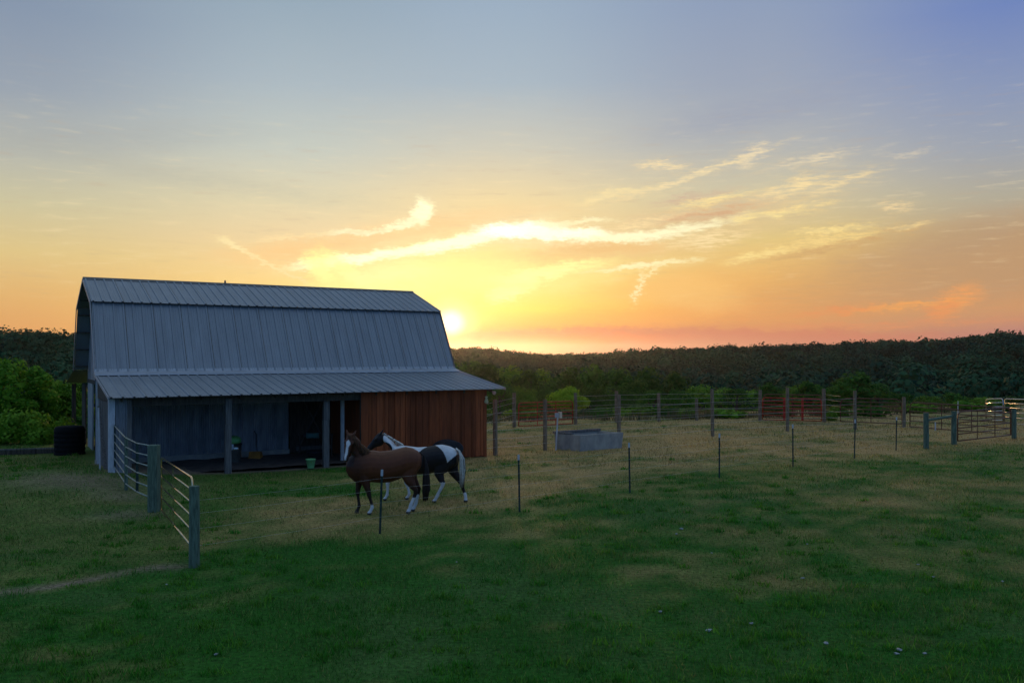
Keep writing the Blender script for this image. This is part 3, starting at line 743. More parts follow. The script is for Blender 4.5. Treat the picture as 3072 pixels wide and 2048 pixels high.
# left: black tank, pale timber
gp_ = Vector((-16.6, 31.9, 0)); gz = hz(gp_.x, gp_.y)
T = thing('water_tank', 'squat black ribbed drum on the grass at the left end of the barn', 'tank', (gp_.x, gp_.y, gz-.05), .2)
pr = [(.48, 0)]
for k in range(6): pr += [(.52, .02+k*.17), (.535, .08+k*.17), (.52, .14+k*.17), (.505, .17+k*.17)]
pr += [(.49, 1.08), (.40, 1.11), (.1, 1.13)]
lathe(pr, 26).build('drum', m_drum, T, True)
T = thing('timber', 'long pale timber rail lying at the edge of the slope on the left', 'timber', (0,0,0))
a = G(-60, 1367, .0); b = G(188, 1357, .0)
for v in (a, b): v.z = hz(v.x, v.y)
MB().beam(a+Vector((0,0,.20)), b+Vector((0,0,.18)), .07, .05).build('rail', m_grey, T)
MB().beam(a+Vector((0,0,.08)), b+Vector((0,0,.06)), .05, .17).build('board', m_dark, T)
for q in (.05,.35,.65,.95):
    p = a.lerp(b, q); MB().box(p.x-.06, p.x+.06, p.y-.05, p.y+.05, p.z-.15, p.z+.17).build('block', m_dark, T)
T = thing('pole', 'thin pale pole leaning upright beside the left corner of the barn', 'pole', (0,0,0))
q = P(300, 1405, 24.9); q.z = hz(q.x, q.y)-.05
MB().tube([q, P(299, 1330, 24.9), P(296, 1222, 24.95)], .025, 8).build('shaft', m_white, T)

# ------------------------------------------------------------------ trough, box on a pole
T = thing('concrete_trough', 'long concrete water trough with dark boards on its rim, by the fence', 'trough', (0,0,0))
f0, r0, l0 = G(1741,1354), G(1865,1344), G(1668,1348)
ex = (r0-f0); ey = (l0-f0); bk = f0+ex+ey; hT = .63
exn, eyn = ex.normalized(), ey.normalized()
def tp(i, j, z, fl): return f0 + ex*i + ey*j + Vector((0,0,z)) + (exn*(2*i-1)+eyn*(2*j-1))*fl
th = .11
i0, j0 = th/ex.length, th/ey.length
o8 = [tp(0,0,-.05,0), tp(1,0,-.05,0), tp(1,1,-.05,0), tp(0,1,-.05,0), tp(0,0,hT,.04), tp(1,0,hT,.04), tp(1,1,hT,.04), tp(0,1,hT,.04),
      tp(i0,j0,hT,.04), tp(1-i0,j0,hT,.04), tp(1-i0,1-j0,hT,.04), tp(i0,1-j0,hT,.04), tp(i0,j0,.12,0), tp(1-i0,j0,.12,0), tp(1-i0,1-j0,.12,0), tp(i0,1-j0,.12,0)]
mb = MB(); mb.add(o8, [[0,1,5,4],[1,2,6,5],[2,3,7,6],[3,0,4,7],[4,5,9,8],[5,6,10,9],[6,7,11,10],[7,4,8,11],[8,9,13,12],[9,10,14,13],[10,11,15,14],[11,8,12,15],[12,13,14,15],[3,2,1,0]])
mb.build('basin', m_conc, T)
mb = MB(); mb.add([tp(i0*.9,j0*.9,.22,.01), tp(1-i0*.9,j0*.9,.22,.01), tp(1-i0*.9,1-j0*.9,.22,.01), tp(i0*.9,1-j0*.9,.22,.01)], [[0,1,2,3]]); mb.build('water', m_water, T)
MB().beam(tp(-.06,.93,hT+.052,.04), tp(1.02,.93,hT+.052,.04), .14, .10).build('rim_board', m_grey, T, bevel=.01)
MB().beam(tp(.03,.34,hT+.03,.04), tp(.03,.85,hT+.03,.04), .16, .055).build('rim_board', m_grey, T, bevel=.01)
T = thing('outlet_box', 'small white box with an open flap on a thin pole beside the trough', 'outlet box', G(1667,1350))
base_ = G(1667,1350); top_ = P(1673,1250,base_.y)-base_
MB().tube([(0,0,-.1), tuple(top_)], .03, 10).build('pole', m_white, T)
MB().box(top_.x-.11, top_.x+.06, -.05, .06, top_.z-.02, top_.z+.15).build('box', mat('grey_box', (.4,.42,.44), .5, 0, .1, 8), T, bevel=.008)
mb = MB(); mb.box(top_.x+.07, top_.x+.17, -.06, -.04, top_.z-.05, top_.z+.17); mb.box(top_.x+.02, top_.x+.17, -.06, .1, top_.z+.172, top_.z+.185); mb.box(top_.x+.155, top_.x+.17, -.04, .1, top_.z-.05, top_.z+.17)
mb.build('flap', mat('pale_flap', (.75,.6,.42), .5, 0, .1, 8), T)

# ------------------------------------------------------------------ fences
def round_post(mb, p, h, r, lean=0):
    n = 3; pts = [p+Vector((0,0,-.2))]
    for i in range(1, n+1): pts.append(p+Vector((lean*i/n+random.uniform(-.006,.006), 0, h*i/n)))
    mb.tube(pts, [r*1.04, r, r*.98, r*.95], 12)
def wire_mb(points, sag=.02, rad=.006, seg=6):
    mb = MB(); pts = []
    for a, b in zip(points[:-1], points[1:]):
        for i in range(seg):
            t = i/seg; q = a.lerp(b, t); q.z -= sag*4*t*(1-t); pts.append(q)
    pts.append(points[-1]); mb.tube(pts, rad, 5); return mb
def wood_fence(name, label, posts, strands, wires_over, rad, r=.085, material=None, extra=None):
    T = thing(name, label, 'fence', (0,0,0))
    tops = []
    for k, (px, yt, yb) in enumerate(posts):
        p = G(px, yb); z0 = hz(p.x, p.y); h = (yb-yt)*p.y/F
        p.z = min(0, z0); mb = MB(); round_post(mb, p, h+(0-p.z), r*random.uniform(.92,1.08), random.uniform(-.03,.03))
        mb.build('post', material or m_post, T); tops.append(p)
    for z in strands:
        for run in wires_over:
            pts = [Vector((tops[i].x, tops[i].y-r-.01, z+random.uniform(-.02,.02))) if not isinstance(i, Vector) else Vector((i.x, i.y, z)) for i in run]
            wire_mb(pts, .025, rad).build('wire', m_wire, T)
    return T, tops
near_posts = [(1486,1198,1365),(1635,1198,1350),(1857,1183,1330),(2138,1167,1308),(2362,1163,1293),(2565,1172,1287),(2712,1191,1281)]
cr = BW(12.6, .5)
wood_fence('pen_fence', 'nearer wire fence on tall wooden posts running from the barn corner past the trough', near_posts, (.30,.62,.95,1.25,1.55), [[cr,0,1,2,3,4,5]], .0048)
back_posts = [(1543,1178,1283),(1727,1178,1273),(1850,1173,1268),(1977,1179,1264),(2090,1196,1261),(2280,1170,1261),(2472,1166,1265)]
wood_fence('back_fence', 'far wire fence on wooden posts along the edge of the wooded valley', back_posts, (.35,.7,1.0,1.28,1.55), [[cr+vb*2.5,0],[1,2,3,4,5],[6, G(2522,1276)]], .005, .095)
# long slack diagonal brace wire of the far fence
d0 = G(2090,1261); d1 = G(1977,1264)
# steel T-posts in front, with thin smooth wires
tposts = [(1139,1408,1600),(1559,1361,1533),(1890,1327,1478),(2158,1300,1434),(2379,1273,1401),(2563,1258,1375),(2688,1250,1351)]
T = thing('steel_post_fence', 'low wire fence on thin green steel posts with white tips in front of the horses', 'fence', (0,0,0))
tt = []
for k, (px, yt, yb) in enumerate(tposts):
    p = G(px, yb); p.z = hz(p.x, p.y); h = (yb-yt)*p.y/F; ln = random.uniform(-.03,.03)
    if k == 0: ln = .05
    mb = MB(); tb = p+Vector((ln*.9, 0, h-.13))
    mb.beam(p-Vector((0,0,.15)), tb, .045, .008, up=(0,1,0)); mb.beam(p+Vector((0,.02,-.15)), tb+Vector((0,.02,0)), .008, .036, up=(0,1,0))
    po = mb.build('post', m_tpost, T)
    mb = MB(); mb.beam(tb+Vector((0,0,.001)), p+Vector((ln,0,h)), .05, .012, up=(0,1,0)); mb.beam(tb+Vector((0,.02,.001)), p+Vector((ln,.02,h)), .012, .036, up=(0,1,0))
    mb.build('post_tip', m_tip, po); tt.append(p)
hp = G(583,1697)
for z in (.35,.65,.92,1.15):
    wire_mb([Vector((hp.x,hp.y,z))]+[p+Vector((0,-.03,z)) for p in tt]+[G(2778,1345)+Vector((0,0,z))], .02, .0018).build('wire', m_wire, T)

# ---- gates
def gate(name, label, p0, p1, bars, material, rad=.024, uprights=(.33,.66), corner=.14, cat='gate', group=None, plates=None, z0top=None):
    """p0, p1: (x,y,zbottom,ztop) of the two ends"""
    a = Vector(p0[:3]); T = thing(name, label, cat, (a.x, a.y, 0), 0, group)
    o = Vector((a.x, a.y, 0))
    A0, A1 = Vector((p0[0],p0[1],p0[2]))-o, Vector((p0[0],p0[1],p0[3]))-o
    B0, B1 = Vector((p1[0],p1[1],p1[2]))-o, Vector((p1[0],p1[1],p1[3]))-o
    ux = (B1-A1).normalized(); uz = Vector((0,0,1)); pts = [A0]
    for c, s in ((A1, 1), (B1, -1)):
        arc = [c - uz*corner + ux*s*0, c - uz*corner*.3 + ux*s*corner*.3, c + ux*s*corner]
        pts += arc if s == 1 else arc[::-1]
    pts += [B0]
    fr = MB().tube(pts, rad, 8); fr.tube([A0, B0], rad, 8); fr.build('frame', material, T, True)
    for k in range(1, bars-1):
        f = (k/(bars-1))**.9 if bars > 4 else k/(bars-1)
        MB().tube([A0.lerp(A1, f), B0.lerp(B1, f)], rad*.85, 8).build('bar', material, T, True)
    for f in uprights:
        w = plates or rad*.7
        q0, q1 = A0.lerp(B0, f), A1.lerp(B1, f)
        d = ux*w
        MB().beam(q0+Vector((0,-rad*1.1,0)), q1+Vector((0,-rad*1.1,0)), .012, w*2, up=ux).build('upright', material, T)
    return T
def E(px, yt, yb, Y=None, zb=None):
    if Y is None: p = G(px, yb+8); Y = p.y
    x = (px-CX)/F*Y; return (x, Y, H-(yb-HZ)/F*Y, H-(yt-HZ)/F*Y)
gate('tube_gate', 'rusty red tube gate in the far fence, left of the bright young tree', E(1556,1208,1278,44.2), E(1718,1203,1270,45.6), 7, m_redgate, .028, (.34,.68))
for k, (dy, dx, m_, lab) in enumerate(((0,0,m_redgate,'bright red tube gate with two wide uprights tied to the far fence'), (.5,.15,m_brgate,'grey-brown tube gate stacked close behind the bright red gate'))):
    gate('tube_gate', lab, E(2288+dx*20,1192-k*10,1258-k*6,47.6+dy), E(2464,1197-k*12,1262-k*6,46.6+dy), 7, m_ if k == 0 else m_brgate, .026, (.37,.68) if k == 0 else (.5,), plates=.06 if k == 0 else None)
gate('tube_gate', 'dark brown round-cornered tube gate right of the bright red gate', E(2521,1194,1263,45.5), E(2706,1197,1271,44.2), 7, m_brgate, .026, (.5,), corner=.3)
gate('tube_gate', 'long rusty brown tube gate swung open behind the railed post pair', E(2730,1206,1279,43.5), E(3032,1224,1303,39.8), 6, m_brgate, .026, (.33,.63), corner=.2)
gate('tube_gate', 'dull brown tube gate hung between the two stout posts at the right edge', E(2873,1236,1322,35.4), E(3033,1221,1304,37.4), 6, m_brgate, .026, (.35,.68), corner=.2)
gate('corral_fence', 'shiny bare steel corral panel catching the sunset at the far right', E(2958,1197,1262,49.0), E(3009,1195,1260,47.6), 6, m_bluepanel, .03, (), cat='fence', group='corral fences')
gate('corral_fence', 'grey steel corral panel running off the right edge behind the gates', E(3014,1196,1266,47.0), E(3150,1200,1284,44.0), 6, m_bluepanel, .03, (.5,), cat='fence', group='corral fences')
def lone_post(name, label, px, yt, yb, r, m_, square=False):
    p = G(px, yb); h = (yb-yt)*p.y/F; p.z = 0
    T = thing(name, label, 'post', p); mb = MB()
    if square:
        mb.box(-r, r, -r, r, -.2, h)
        o = mb.build('shaft', m_, T, bevel=.012)
    else: round_post(mb, Vector((0,0,0)), h, r); o = mb.build('shaft', m_, T)
    return T, p, h
T = thing('brace_fence', 'pair of stout grey-green posts joined by a wooden rail near the right edge', 'fence', (0,0,0))
pe, pf = G(2778,1345), G(2862,1333)
for p, yt, yb in ((pe,1238,1345),(pf,1233,1333)):
    mb = MB(); round_post(mb, Vector((p.x,p.y,0)), (yb-yt)*p.y/F, .105); mb.build('post', m_postg, T)
MB().tube([pe+Vector((.08,0,1.13)), pf+Vector((-.08,0,1.18))], .055, 10).build('rail', m_postg, T)
lone_post('gate_post', 'stout grey-green gate post at the right end of the nearest right-hand gate', 3042, 1227, 1317, .10, m_postg)
pz = G(3011, 1264)
lone_post('corral_post', 'dark post where the two steel corral panels meet', 3011, 1193, 1264, .07, m_dark)
lone_post('marker_stake', 'short white stake in the grass behind the railed posts', 2806, 1266, 1291, .03, m_tip)
lone_post('steel_stake', 'thin steel stake with a white tip beyond the long open gate', 2874, 1203, 1278, .02, m_tip)
# left foreground gate
lone_post('gate_post', 'square grey-green post between the bent panel and the tube gate', 462, 1334, 1537, .112, m_postg, True)
lone_post('gate_post', 'round grey-green post nearest the camera at the end of the left gate', 583, 1457, 1699, .092, m_postg)
g0 = P(484, 1372, 19.75); g1 = P(577, 1432, 15.35)
gate('tube_gate', 'rusty tube gate gleaming in the sunset between the two left foreground posts', (g0.x, g0.y, .12, g0.z), (g1.x, g1.y, .24, g1.z), 6, mat('worn_gate_tube', (.80,.55,.30), .14, .95, .2, 4), .018, (.02,.45), corner=.12)
# bent old panel running to the barn corner
T = thing('bent_gate', 'bent old pale tube gate between the barn corner and the square post', 'gate', (0,0,0))
A_ = [(343,1276,1399,24.6),(377,1313,1450,22.4),(389,1318,1459,22.0),(410,1329,1474,21.3),(449,1336,1491,20.2)]
ends = [(P(x,a,Y), P(x,b,Y)) for x, a, b, Y in A_]
for k in range(6):
    f = k/5; MB().tube([b.lerp(a, f) for a, b in ends], .017, 8).build('bar', m_oldtube, T, True)
for i, w in ((0,.03),(1,.06),(3,.045),(4,.03)):
    a, b = ends[i]; mb = MB(); mb.tube([Vector((b.x,b.y+.03,hz(b.x,b.y)-.05 if i == 1 else b.z-.02)), a+Vector((0,.03,.02))], w*.8, 8); mb.build('upright', m_postg if i == 1 else m_tpost, T)

# ------------------------------------------------------------------ pale stones in the foreground
sp = [(2044,1588,1.3),(2029,1603,.8),(2421,1634,.6),(2408,1734,.7),(1981,1839,.8),(2255,1872,.8),(2126,1894,1.0),(2479,1931,1.0),(2697,1951,1.0),(2690,1963,.8),(2775,1963,.7),(2754,1696,.6),(2799,1733,.6),(3007,1748,.7),(648,1967,.6),(2135,1660,.6),(1370,1690,.5),(500,1756,.5)]
s0 = None
for px, py, k in sp:
    p = G(px, py); p.z = hz(p.x, p.y)+.028
    if s0 is None:
        bm = bmesh.new(); bmesh.ops.create_icosphere(bm, subdivisions=2, radius=.042)
        for v in bm.verts:
            v.co *= random.uniform(.55, 1.25); v.co.z *= .45
        me = bpy.data.meshes.new('stone'); bm.to_mesh(me); bm.free(); me.materials.append(m_stone)
        s0 = bpy.data.objects.new('stone', me); o = s0
    else: o = s0.copy()
    C.objects.link(o); o.location = p; o.scale = (k*random.uniform(.8,1.3), k*.8, k*.9); o.rotation_euler = (0, 0, random.uniform(0, 6))
    tag(o, 'small pale stone lying in the foreground grass', 'stone', 'pale stones scattered in the grass')

# ------------------------------------------------------------------ trees
def leaf_quads(centers, normals, size, aspect=.7, jit=.8):
    n = len(centers)
    nrm = normals + rng.normal(0, jit, (n, 3)); nrm /= np.linalg.norm(nrm, axis=1, keepdims=True)+1e-9
    t = rng.normal(0, 1, (n, 3)); t -= nrm*np.sum(t*nrm, 1, keepdims=True); t /= np.linalg.norm(t, axis=1, keepdims=True)+1e-9
    b = np.cross(nrm, t); s = size*rng.uniform(.6, 1.35, n)[:, None]; t = t*s; b = b*s*aspect
    return np.stack([centers-t, centers-b*.9+t*.1, centers+t, centers+b*.9+t*.1], 1).reshape(-1, 3)
def crown_points(n, w, h, z0, clumps=26, clump_r=.34, seed=0, taper=.35, reach=.28):
    r_ = np.random.default_rng(seed)
    d = r_.normal(0, 1, (clumps, 3)); d /= np.linalg.norm(d, axis=1, keepdims=True)
    rad = r_.uniform(.45, 1.0, clumps)[:, None]**.6
    c = d*rad; k = 1-taper*np.clip(c[:, 2:3], 0, 1); c[:, :2] *= k
    cs = c*np.array([w*.5*.8, w*.5*.8, h*.5*.8]) + np.array([0, 0, z0+h*.5])
    cr_ = clump_r*w*.5*r_.uniform(.6, 1.25, clumps)
    sp_ = r_.random(clumps) < reach                    # some boughs reach out past the rest
    mid = np.array([0, 0, z0+h*.5]); cs[sp_] = mid + (cs[sp_]-mid)*np.array([1.22, 1.22, 1.16]); cr_[sp_] *= .55
    i = r_.integers(0, clumps, n); q = r_.normal(0, 1, (n, 3)); q /= np.linalg.norm(q, axis=1, keepdims=True)
    rr = r_.uniform(.55, 1.05, n)**.7
    pts = cs[i] + q*(cr_[i]*rr)[:, None]*np.array([1, 1, .8])
    out = pts - np.array([0, 0, z0+h*.4]); out /= np.linalg.norm(out, axis=1, keepdims=True)+1e-9
    nr = q*.7 + out*.5
    return pts, nr, cs
def tree(name, label, cat, loc, w, h, z0, leaves, lsize, lm, seed, clumps=26, group=None, cr_=.34, trunk_r=None, taper=.35):
    T = thing(name, label, cat, loc, 0, group)
    pts, nr, cs = crown_points(leaves, w, h-z0, z0, clumps, cr_, seed, taper)
    np_mesh('crown', leaf_quads(pts, nr, lsize, .75, .42), 4, lm, T)
    tr = trunk_r or h*.022; mb = MB()
    mb.tube([(0,0,-.5),(.02*h*.2,0,h*.25),(0,.02*h*.2,h*.55),(0,0,h*.85)], [tr*1.3,tr,tr*.65,tr*.2], 8)
    r_ = random.Random(seed)
    for c in r_.sample(list(range(len(cs))), min(9, len(cs))):
        q = Vector(cs[c]); zb = max(h*.15, min(h*.7, q.z*.6)); m1 = Vector((q.x*.45, q.y*.45, (zb+q.z)*.52))
        mb.tube([(0,0,zb), m1, q], [tr*.5, tr*.32, tr*.1], 6)
    mb.build('trunk', m_trunk, T); return T
m_forest = attr_mat('leaf_forest', 'tint', .85, .12, .1, .15, .3)
lm_dark = leaf_mat('leaf_dark', (.022,.090,.010), (.068,.18,.018), .35)
lm_mid = leaf_mat('leaf_mid', (.06,.17,.012), (.16,.30,.022), .3)
lm_bright = leaf_mat('leaf_bright', (.24,.46,.02), (.46,.66,.04), .42)
lm_left = leaf_mat('leaf_left', (.06,.24,.015), (.24,.48,.03), .32)
lm_far = leaf_mat('leaf_far', (.018,.060,.022), (.045,.10,.034), .12)
def place(px, ytop, Y): # top point -> x,y and z of top
    return (px-CX)/F*Y, Y, H-(ytop-HZ)/F*Y
# protos for the valley trees (unit: real metres)
protos = []
def valley_tree(px, ytop, Y, wpx, label=None, group=None, bright=0):
    x, y, zt = place(px, ytop, Y); zg = hz(x, y)-.3; h = max(3.0, zt-zg)*1.10; w = max(wpx*Y/F*1.25, .62*h)
    k = len(protos)
    if k < 6:
        lm_ = [lm_dark, lm_dark, lm_mid, lm_dark, lm_mid, lm_dark][k]
        T = tree('broadleaf_tree', label, 'tree', (x, y, zg), w, h, h*.18, 2600, .26, lm_, 100+k, 30+4*k, group, .36); protos.append((T, w, h))
    else:
        src, w0, h0 = protos[(2 if bright else random.choice((0,1,3,5)))] if bright != 2 else protos[4]
        T = copy_tree(src); T.location = (x, y, zg); T.scale = (w/w0, w/w0, h/h0); T.rotation_euler = (0, 0, random.uniform(0, 6.28))
        T['label'] = label
        if group: T['group'] = group
        elif 'group' in T: del T['group']
GL = 'dark leafy tree in the wooded valley beyond the far fence'; GG = 'trees filling the valley beyond the far fence'
VT = [(1376,1075,120,70,0),(1449,1090,110,75,0),(1534,1086,115,95,1),(1593,1120,105,70,0),(1636,1122,115,75,2),(1708,1125,110,85,0),(1768,1118,118,80,0),(1848,1106,112,120,0),(1904,1135,100,80,0),(1946,1124,110,85,0),(2023,1124,112,100,0),
      (2100,1146,92,125,1),(2172,1156,90,95,1),(2257,1163,88,95,1),(2382,1150,92,90,1),(2428,1148,95,90,0),(2561,1130,90,150,0),(2635,1150,92,95,0),(2330,1168,86,70,1),(2500,1160,90,80,0),
      (1420,1130,80,90,1),(1500,1150,78,100,0),(1575,1158,76,90,1),(1650,1165,80,80,0),(1790,1165,76,90,0),(1870,1170,72,80,0),(1960,1170,76,90,0),(2040,1172,74,90,0),(2705,1185,85,80,0),(2780,1190,88,90,1),(2860,1185,92,90,0),(2950,1190,90,100,1),(3040,1188,95,110,0),
      (1350,1110,95,80,1),(2210,1185,74,80,0),(2310,1192,72,80,0),(2420,1190,74,80,0),(2520,1195,74,80,0)]
special = {7:'tallest dark round-topped tree in the valley, behind the trough post', 11:'broad olive-green tree beyond the far fence between the tall posts', 16:'broadest dark tree beyond the fence, above the brown round-cornered gate', 2:'domed tree just right of the barn roof, warm from the sun glow'}
for k, (px, yt, Y, w, b) in enumerate(VT):
    lab = special.get(k)
    valley_tree(px, yt, Y, w, lab or GL, None if lab else GG, b)
x, y, zt = place(1715, 1158, 57); zg = hz(x, y)
tree('young_tree', 'bright yellow-green young tree standing behind the red tube gate', 'tree', (x, y, zg-.1), 135*57/F, zt-zg, .5, 3000, .10, lm_bright, 5, 22, None, .42, taper=.6)
x, y, zt = place(1533, 1232, 50.5); zg = hz(x, y)
tree('sapling', 'small bright green sapling beside the first far fence post', 'sapling', (x, y, zg), 42*50/F, zt-zg, .1, 420, .075, lm_bright, 6, 9, None, .5, .02)
# left trees
x, y, zt = place(30, 1066, 40); zg = hz(x, y)
tree('broadleaf_tree', 'big bright green tree at the left edge of the picture', 'tree', (x, y, zg), 340*40/F, zt-zg, .4, 17000, .085, lm_left, 41, 95, None, .20)
x, y, zt = place(165, 1120, 43); zg = hz(x, y)
tree('broadleaf_tree', 'darker green tree between the big bright tree and the barn', 'tree', (x, y, zg), 250*43/F, zt-zg, .2, 9000, .09, lm_mid, 42, 70, None, .24)
x, y, zt = place(80, 1235, 36.5); zg = hz(x, y)
tree('shrub', 'low dark shrub under the big bright tree at the left', 'shrub', (x, y, zg), 270*36/F, zt-zg, -.2, 5000, .08, lm_mid, 43, 36, None, .34)
x, y, zt = place(235, 1250, 40); zg = hz(x, y)
tree('shrub', 'dark shrub behind the black drum at the barn end', 'shrub', (x, y, zg), 130*40/F, zt-zg, -.2, 2600, .08, lm_dark, 44, 24, None, .34)
# shrubs and weeds along the far fence
sh = [(1590,1248,50,70),(1800,1232,51,90),(1850,1224,52,80),(1925,1218,53,110),(2010,1226,52,90),(2060,1240,50.5,70),(2180,1238,50.5,120),(2330,1230,52,90),(2520,1228,52,80),(2490,1240,48.6,50),(2620,1232,52,100),(2760,1222,55,110),(2902,1203,57,110),(3000,1225,56,80),(1440,1235,50,90)]
shp = []
for k, (px, yt, Y, w) in enumerate(sh):
    x, y, zt = place(px, yt, Y); zg = hz(x, y)-.1; ww = w*Y/F; hh = max(.6, zt-zg)
    lab = 'leafy shrub growing along the foot of the far fence'
    if k < 3:
        T = tree('shrub', lab, 'shrub', (x, y, zg), ww, hh, 0, 1100, .085, (lm_mid, lm_dark, lm_mid)[k], 300+k, 16, 'shrubs along the far fence', .42, .03); shp.append((T, ww, hh))
    else:
        s, w0, h0 = shp[k % 3]; T = copy_tree(s); T.location = (x, y, zg); T.scale = (ww/w0, ww/w0, hh/h0); T.rotation_euler = (0,0,random.uniform(0,6.28))
def weeds():
    n = 9000; x = rng.uniform(-2, 34, n); y = np.interp(x, EX, EY) - rng.uniform(-1.5, 2.2, n)
    k = fbm(x, y, .5, 3, 77) > .44; x, y = x[k], y[k]; n = len(x); z = height(x, y)
    h = rng.uniform(.15, .65, n)*np.clip(fbm(x, y, .35, 2, 78)*1.6, .3, 1.3); a = rng.uniform(0, 6.28, n); w = rng.uniform(.012, .03, n); le = h*rng.uniform(.1, .5, n); la = rng.uniform(0, 6.28, n)
    p0 = np.stack([x-np.cos(a)*w, y-np.sin(a)*w, z], -1); p1 = np.stack([x+np.cos(a)*w, y+np.sin(a)*w, z], -1); p2 = np.stack([x+np.cos(la)*le, y+np.sin(la)*le, z+h], -1)
    Vv = np.stack([p0, p1, p2], 1).reshape(-1, 3)
    dr = np.clip(rng.normal(.5, .35, n), 0, 1)[:, None]; c = np.array([.05,.085,.022])*(1-dr)+np.array([.16,.11,.06])*dr
    c = np.repeat(np.concatenate([c, np.ones((n,1))], 1), 3, 0)
    return tag(np_mesh('tall_weeds', Vv, 3, m_blade, colors=c), 'tall dry weeds along the far fence line', 'weeds', kind='stuff')
weeds()
# the forest on the far hills: one mass
def forest():
    pts = []
    n = 16000
    a = rng.uniform(-36, 38, n); rr = np.sqrt(rng.uniform(135**2, 680**2, n)); Rr = ridgeR(a)
    k = rr < Rr*1.10
    k &= ~((a > -28.3) & (a < -24.5) & (rr < 175) & (rr > 90))
    k &= ~((a > -25) & (a < -7) & (rng.random(n) > .3))
    a, rr = a[k], rr[k]
    # thin by minimum spacing on a grid
    x = rr*np.sin(np.radians(a)); y = rr*np.cos(np.radians(a)); cell = set(); keep = []
    for i in range(len(x)):
        c = (int(x[i]//6.2), int(y[i]//6.2))
        if c in cell: continue
        cell.add(c); keep.append(i)
    x, y, rr = x[keep], y[keep], rr[keep]; z = height(x, y); n = len(x)
    Vs, Cs = [], []; VN = 7; var = {}
    for near in (0, 1, 2):
        for k_ in range(VN):
            nl = (450, 650, 1000)[near]; p, nr, _ = crown_points(nl, 9.8, 7.4, .8, 9+k_, .54, 900+k_, .15, 0)
            var[near, k_] = leaf_quads(p, nr, (.50, .42, .34)[near], .9, (.45, .3, .22)[near])
    pat = fbm(x, y, .018, 3, 55); ga = np.array([.008,.045,.028]); gb = np.array([.026,.088,.034])
    for i in range(n):
        v = var[int(rr[i] < 400)+int(rr[i] < 230), i % VN]; s = rng.choice([.7,.85,.95,1.0,1.1,1.25]) if rr[i] < ridgeR(np.degrees(np.arctan2(x[i], y[i])))*.88 else random.uniform(.85, 1.1)
        t_ = random.uniform(0, 6.28); c_, s_ = math.cos(t_), math.sin(t_)
        q = np.empty_like(v); q[:, 0] = (v[:, 0]*c_-v[:, 1]*s_)*s+x[i]; q[:, 1] = (v[:, 0]*s_+v[:, 1]*c_)*s+y[i]; q[:, 2] = v[:, 2]*s*random.uniform(.85, 1.1)+z[i]-.3
        Vs.append(q); g = min(1, max(0, .5+1.6*(pat[i]-.5)+random.gauss(0, .28))); c = (ga*(1-g)+gb*g)*random.uniform(.6, 1.4)
        qc = np.ones((len(v), 4)); qc[:, :3] = c; qc[:, :3] *= np.repeat(rng.uniform(.9, 1.1, len(v)//4), 4)[:, None]; Cs.append(qc)
    print('forest trees', n)
    return tag(np_mesh('forest', np.concatenate(Vs), 4, m_forest, colors=np.concatenate(Cs)), 'unbroken dark green forest covering the far hills', 'forest', kind='stuff')
forest()

# ------------------------------------------------------------------ horses
def remesh(mb, voxel=.013, smooth=9):
    o = mb.build('tmp', None); m1 = o.modifiers.new('r', 'REMESH'); m1.mode = 'VOXEL'; m1.voxel_size = voxel
    m2 = o.modifiers.new('s', 'SMOOTH'); m2.factor = .5; m2.iterations = smooth
    dg = bpy.context.evaluated_depsgraph_get(); dg.update(); me = bpy.data.meshes.new_from_object(o.evaluated_get(dg))
    bpy.data.objects.remove(o); me.polygons.foreach_set('use_smooth', [True]*len(me.polygons)); return me
def leg(mb, pts, y):
    """pts: (x, z, r [, y offset])"""
    s = 1 if y > 0 else -1
    p0 = pts[0]; P_ = [(p0[0], p0[1]+p0[2]*.45, p0[2]*.55)+tuple(p0[3:])] + list(pts)
    rings = []
    for i, p in enumerate(P_):
        q0, q1 = P_[max(i-1, 0)], P_[min(i+1, len(P_)-1)]
        d = Vector((q1[0]-q0[0], 0, q1[1]-q0[1])).normalized()
        fl = .50 if p[2] > .17 else (.62 if p[2] > .12 else (.8 if p[2] > .085 else .95))
        yy = y + (p[3] if len(p) > 3 else 0)
        rings.append(((p[0], yy, p[1]), (0, p[2]*fl, 0), (d.z*p[2], 0, -d.x*p[2])))
    mb.loft(rings, 14)
def head_frame(poll, muzzle, facing):
    a = (Vector(muzzle)-Vector(poll)); Lh = a.length; a.normalize(); f = Vector(facing); f = (f-a*f.dot(a)).normalized(); l = a.cross(f)
    return a, f, l, Lh
def head(mb, poll, muzzle, facing):
    a, f, l, Lh = head_frame(poll, muzzle, facing); p = Vector(poll)
    st = [(-.10,.05,.06,-.05),(-.04,.085,.10,-.07),(.10,.100,.125,-.085),(.26,.104,.150,-.105),(.42,.088,.138,-.10),(.58,.066,.100,-.075),(.74,.056,.078,-.06),(.88,.062,.075,-.06),(.96,.058,.066,-.062),(1.02,.035,.035,-.068)]
    mb.loft([(p+a*(t_*Lh)+f*o_, l*w_, f*d_) for t_, w_, d_, o_ in st], 16)
    for s in (-1, 1):   # brow and nostril swells
        c = p+a*(.28*Lh)+l*s*.088+f*-.02
        mb.loft([(c-a*.05, l*.02, f*.02), (c, l*.034, f*.036), (c+a*.05, l*.02, f*.02)], 8)
    return a, f, l, Lh
def ear(mb, poll, a, f, l, s, spread=.35, fwd=.2):
    b = Vector(poll)+l*s*.062-f*.03+a*.0; d = (-a+l*s*spread+f*fwd).normalized()
    mb.loft([(b-d*.03, l*.03, f*.03), (b+d*.05, l*.036, f*.026), (b+d*.10, l*.030, f*.018), (b+d*.175, l*.006, f*.006)], 10)
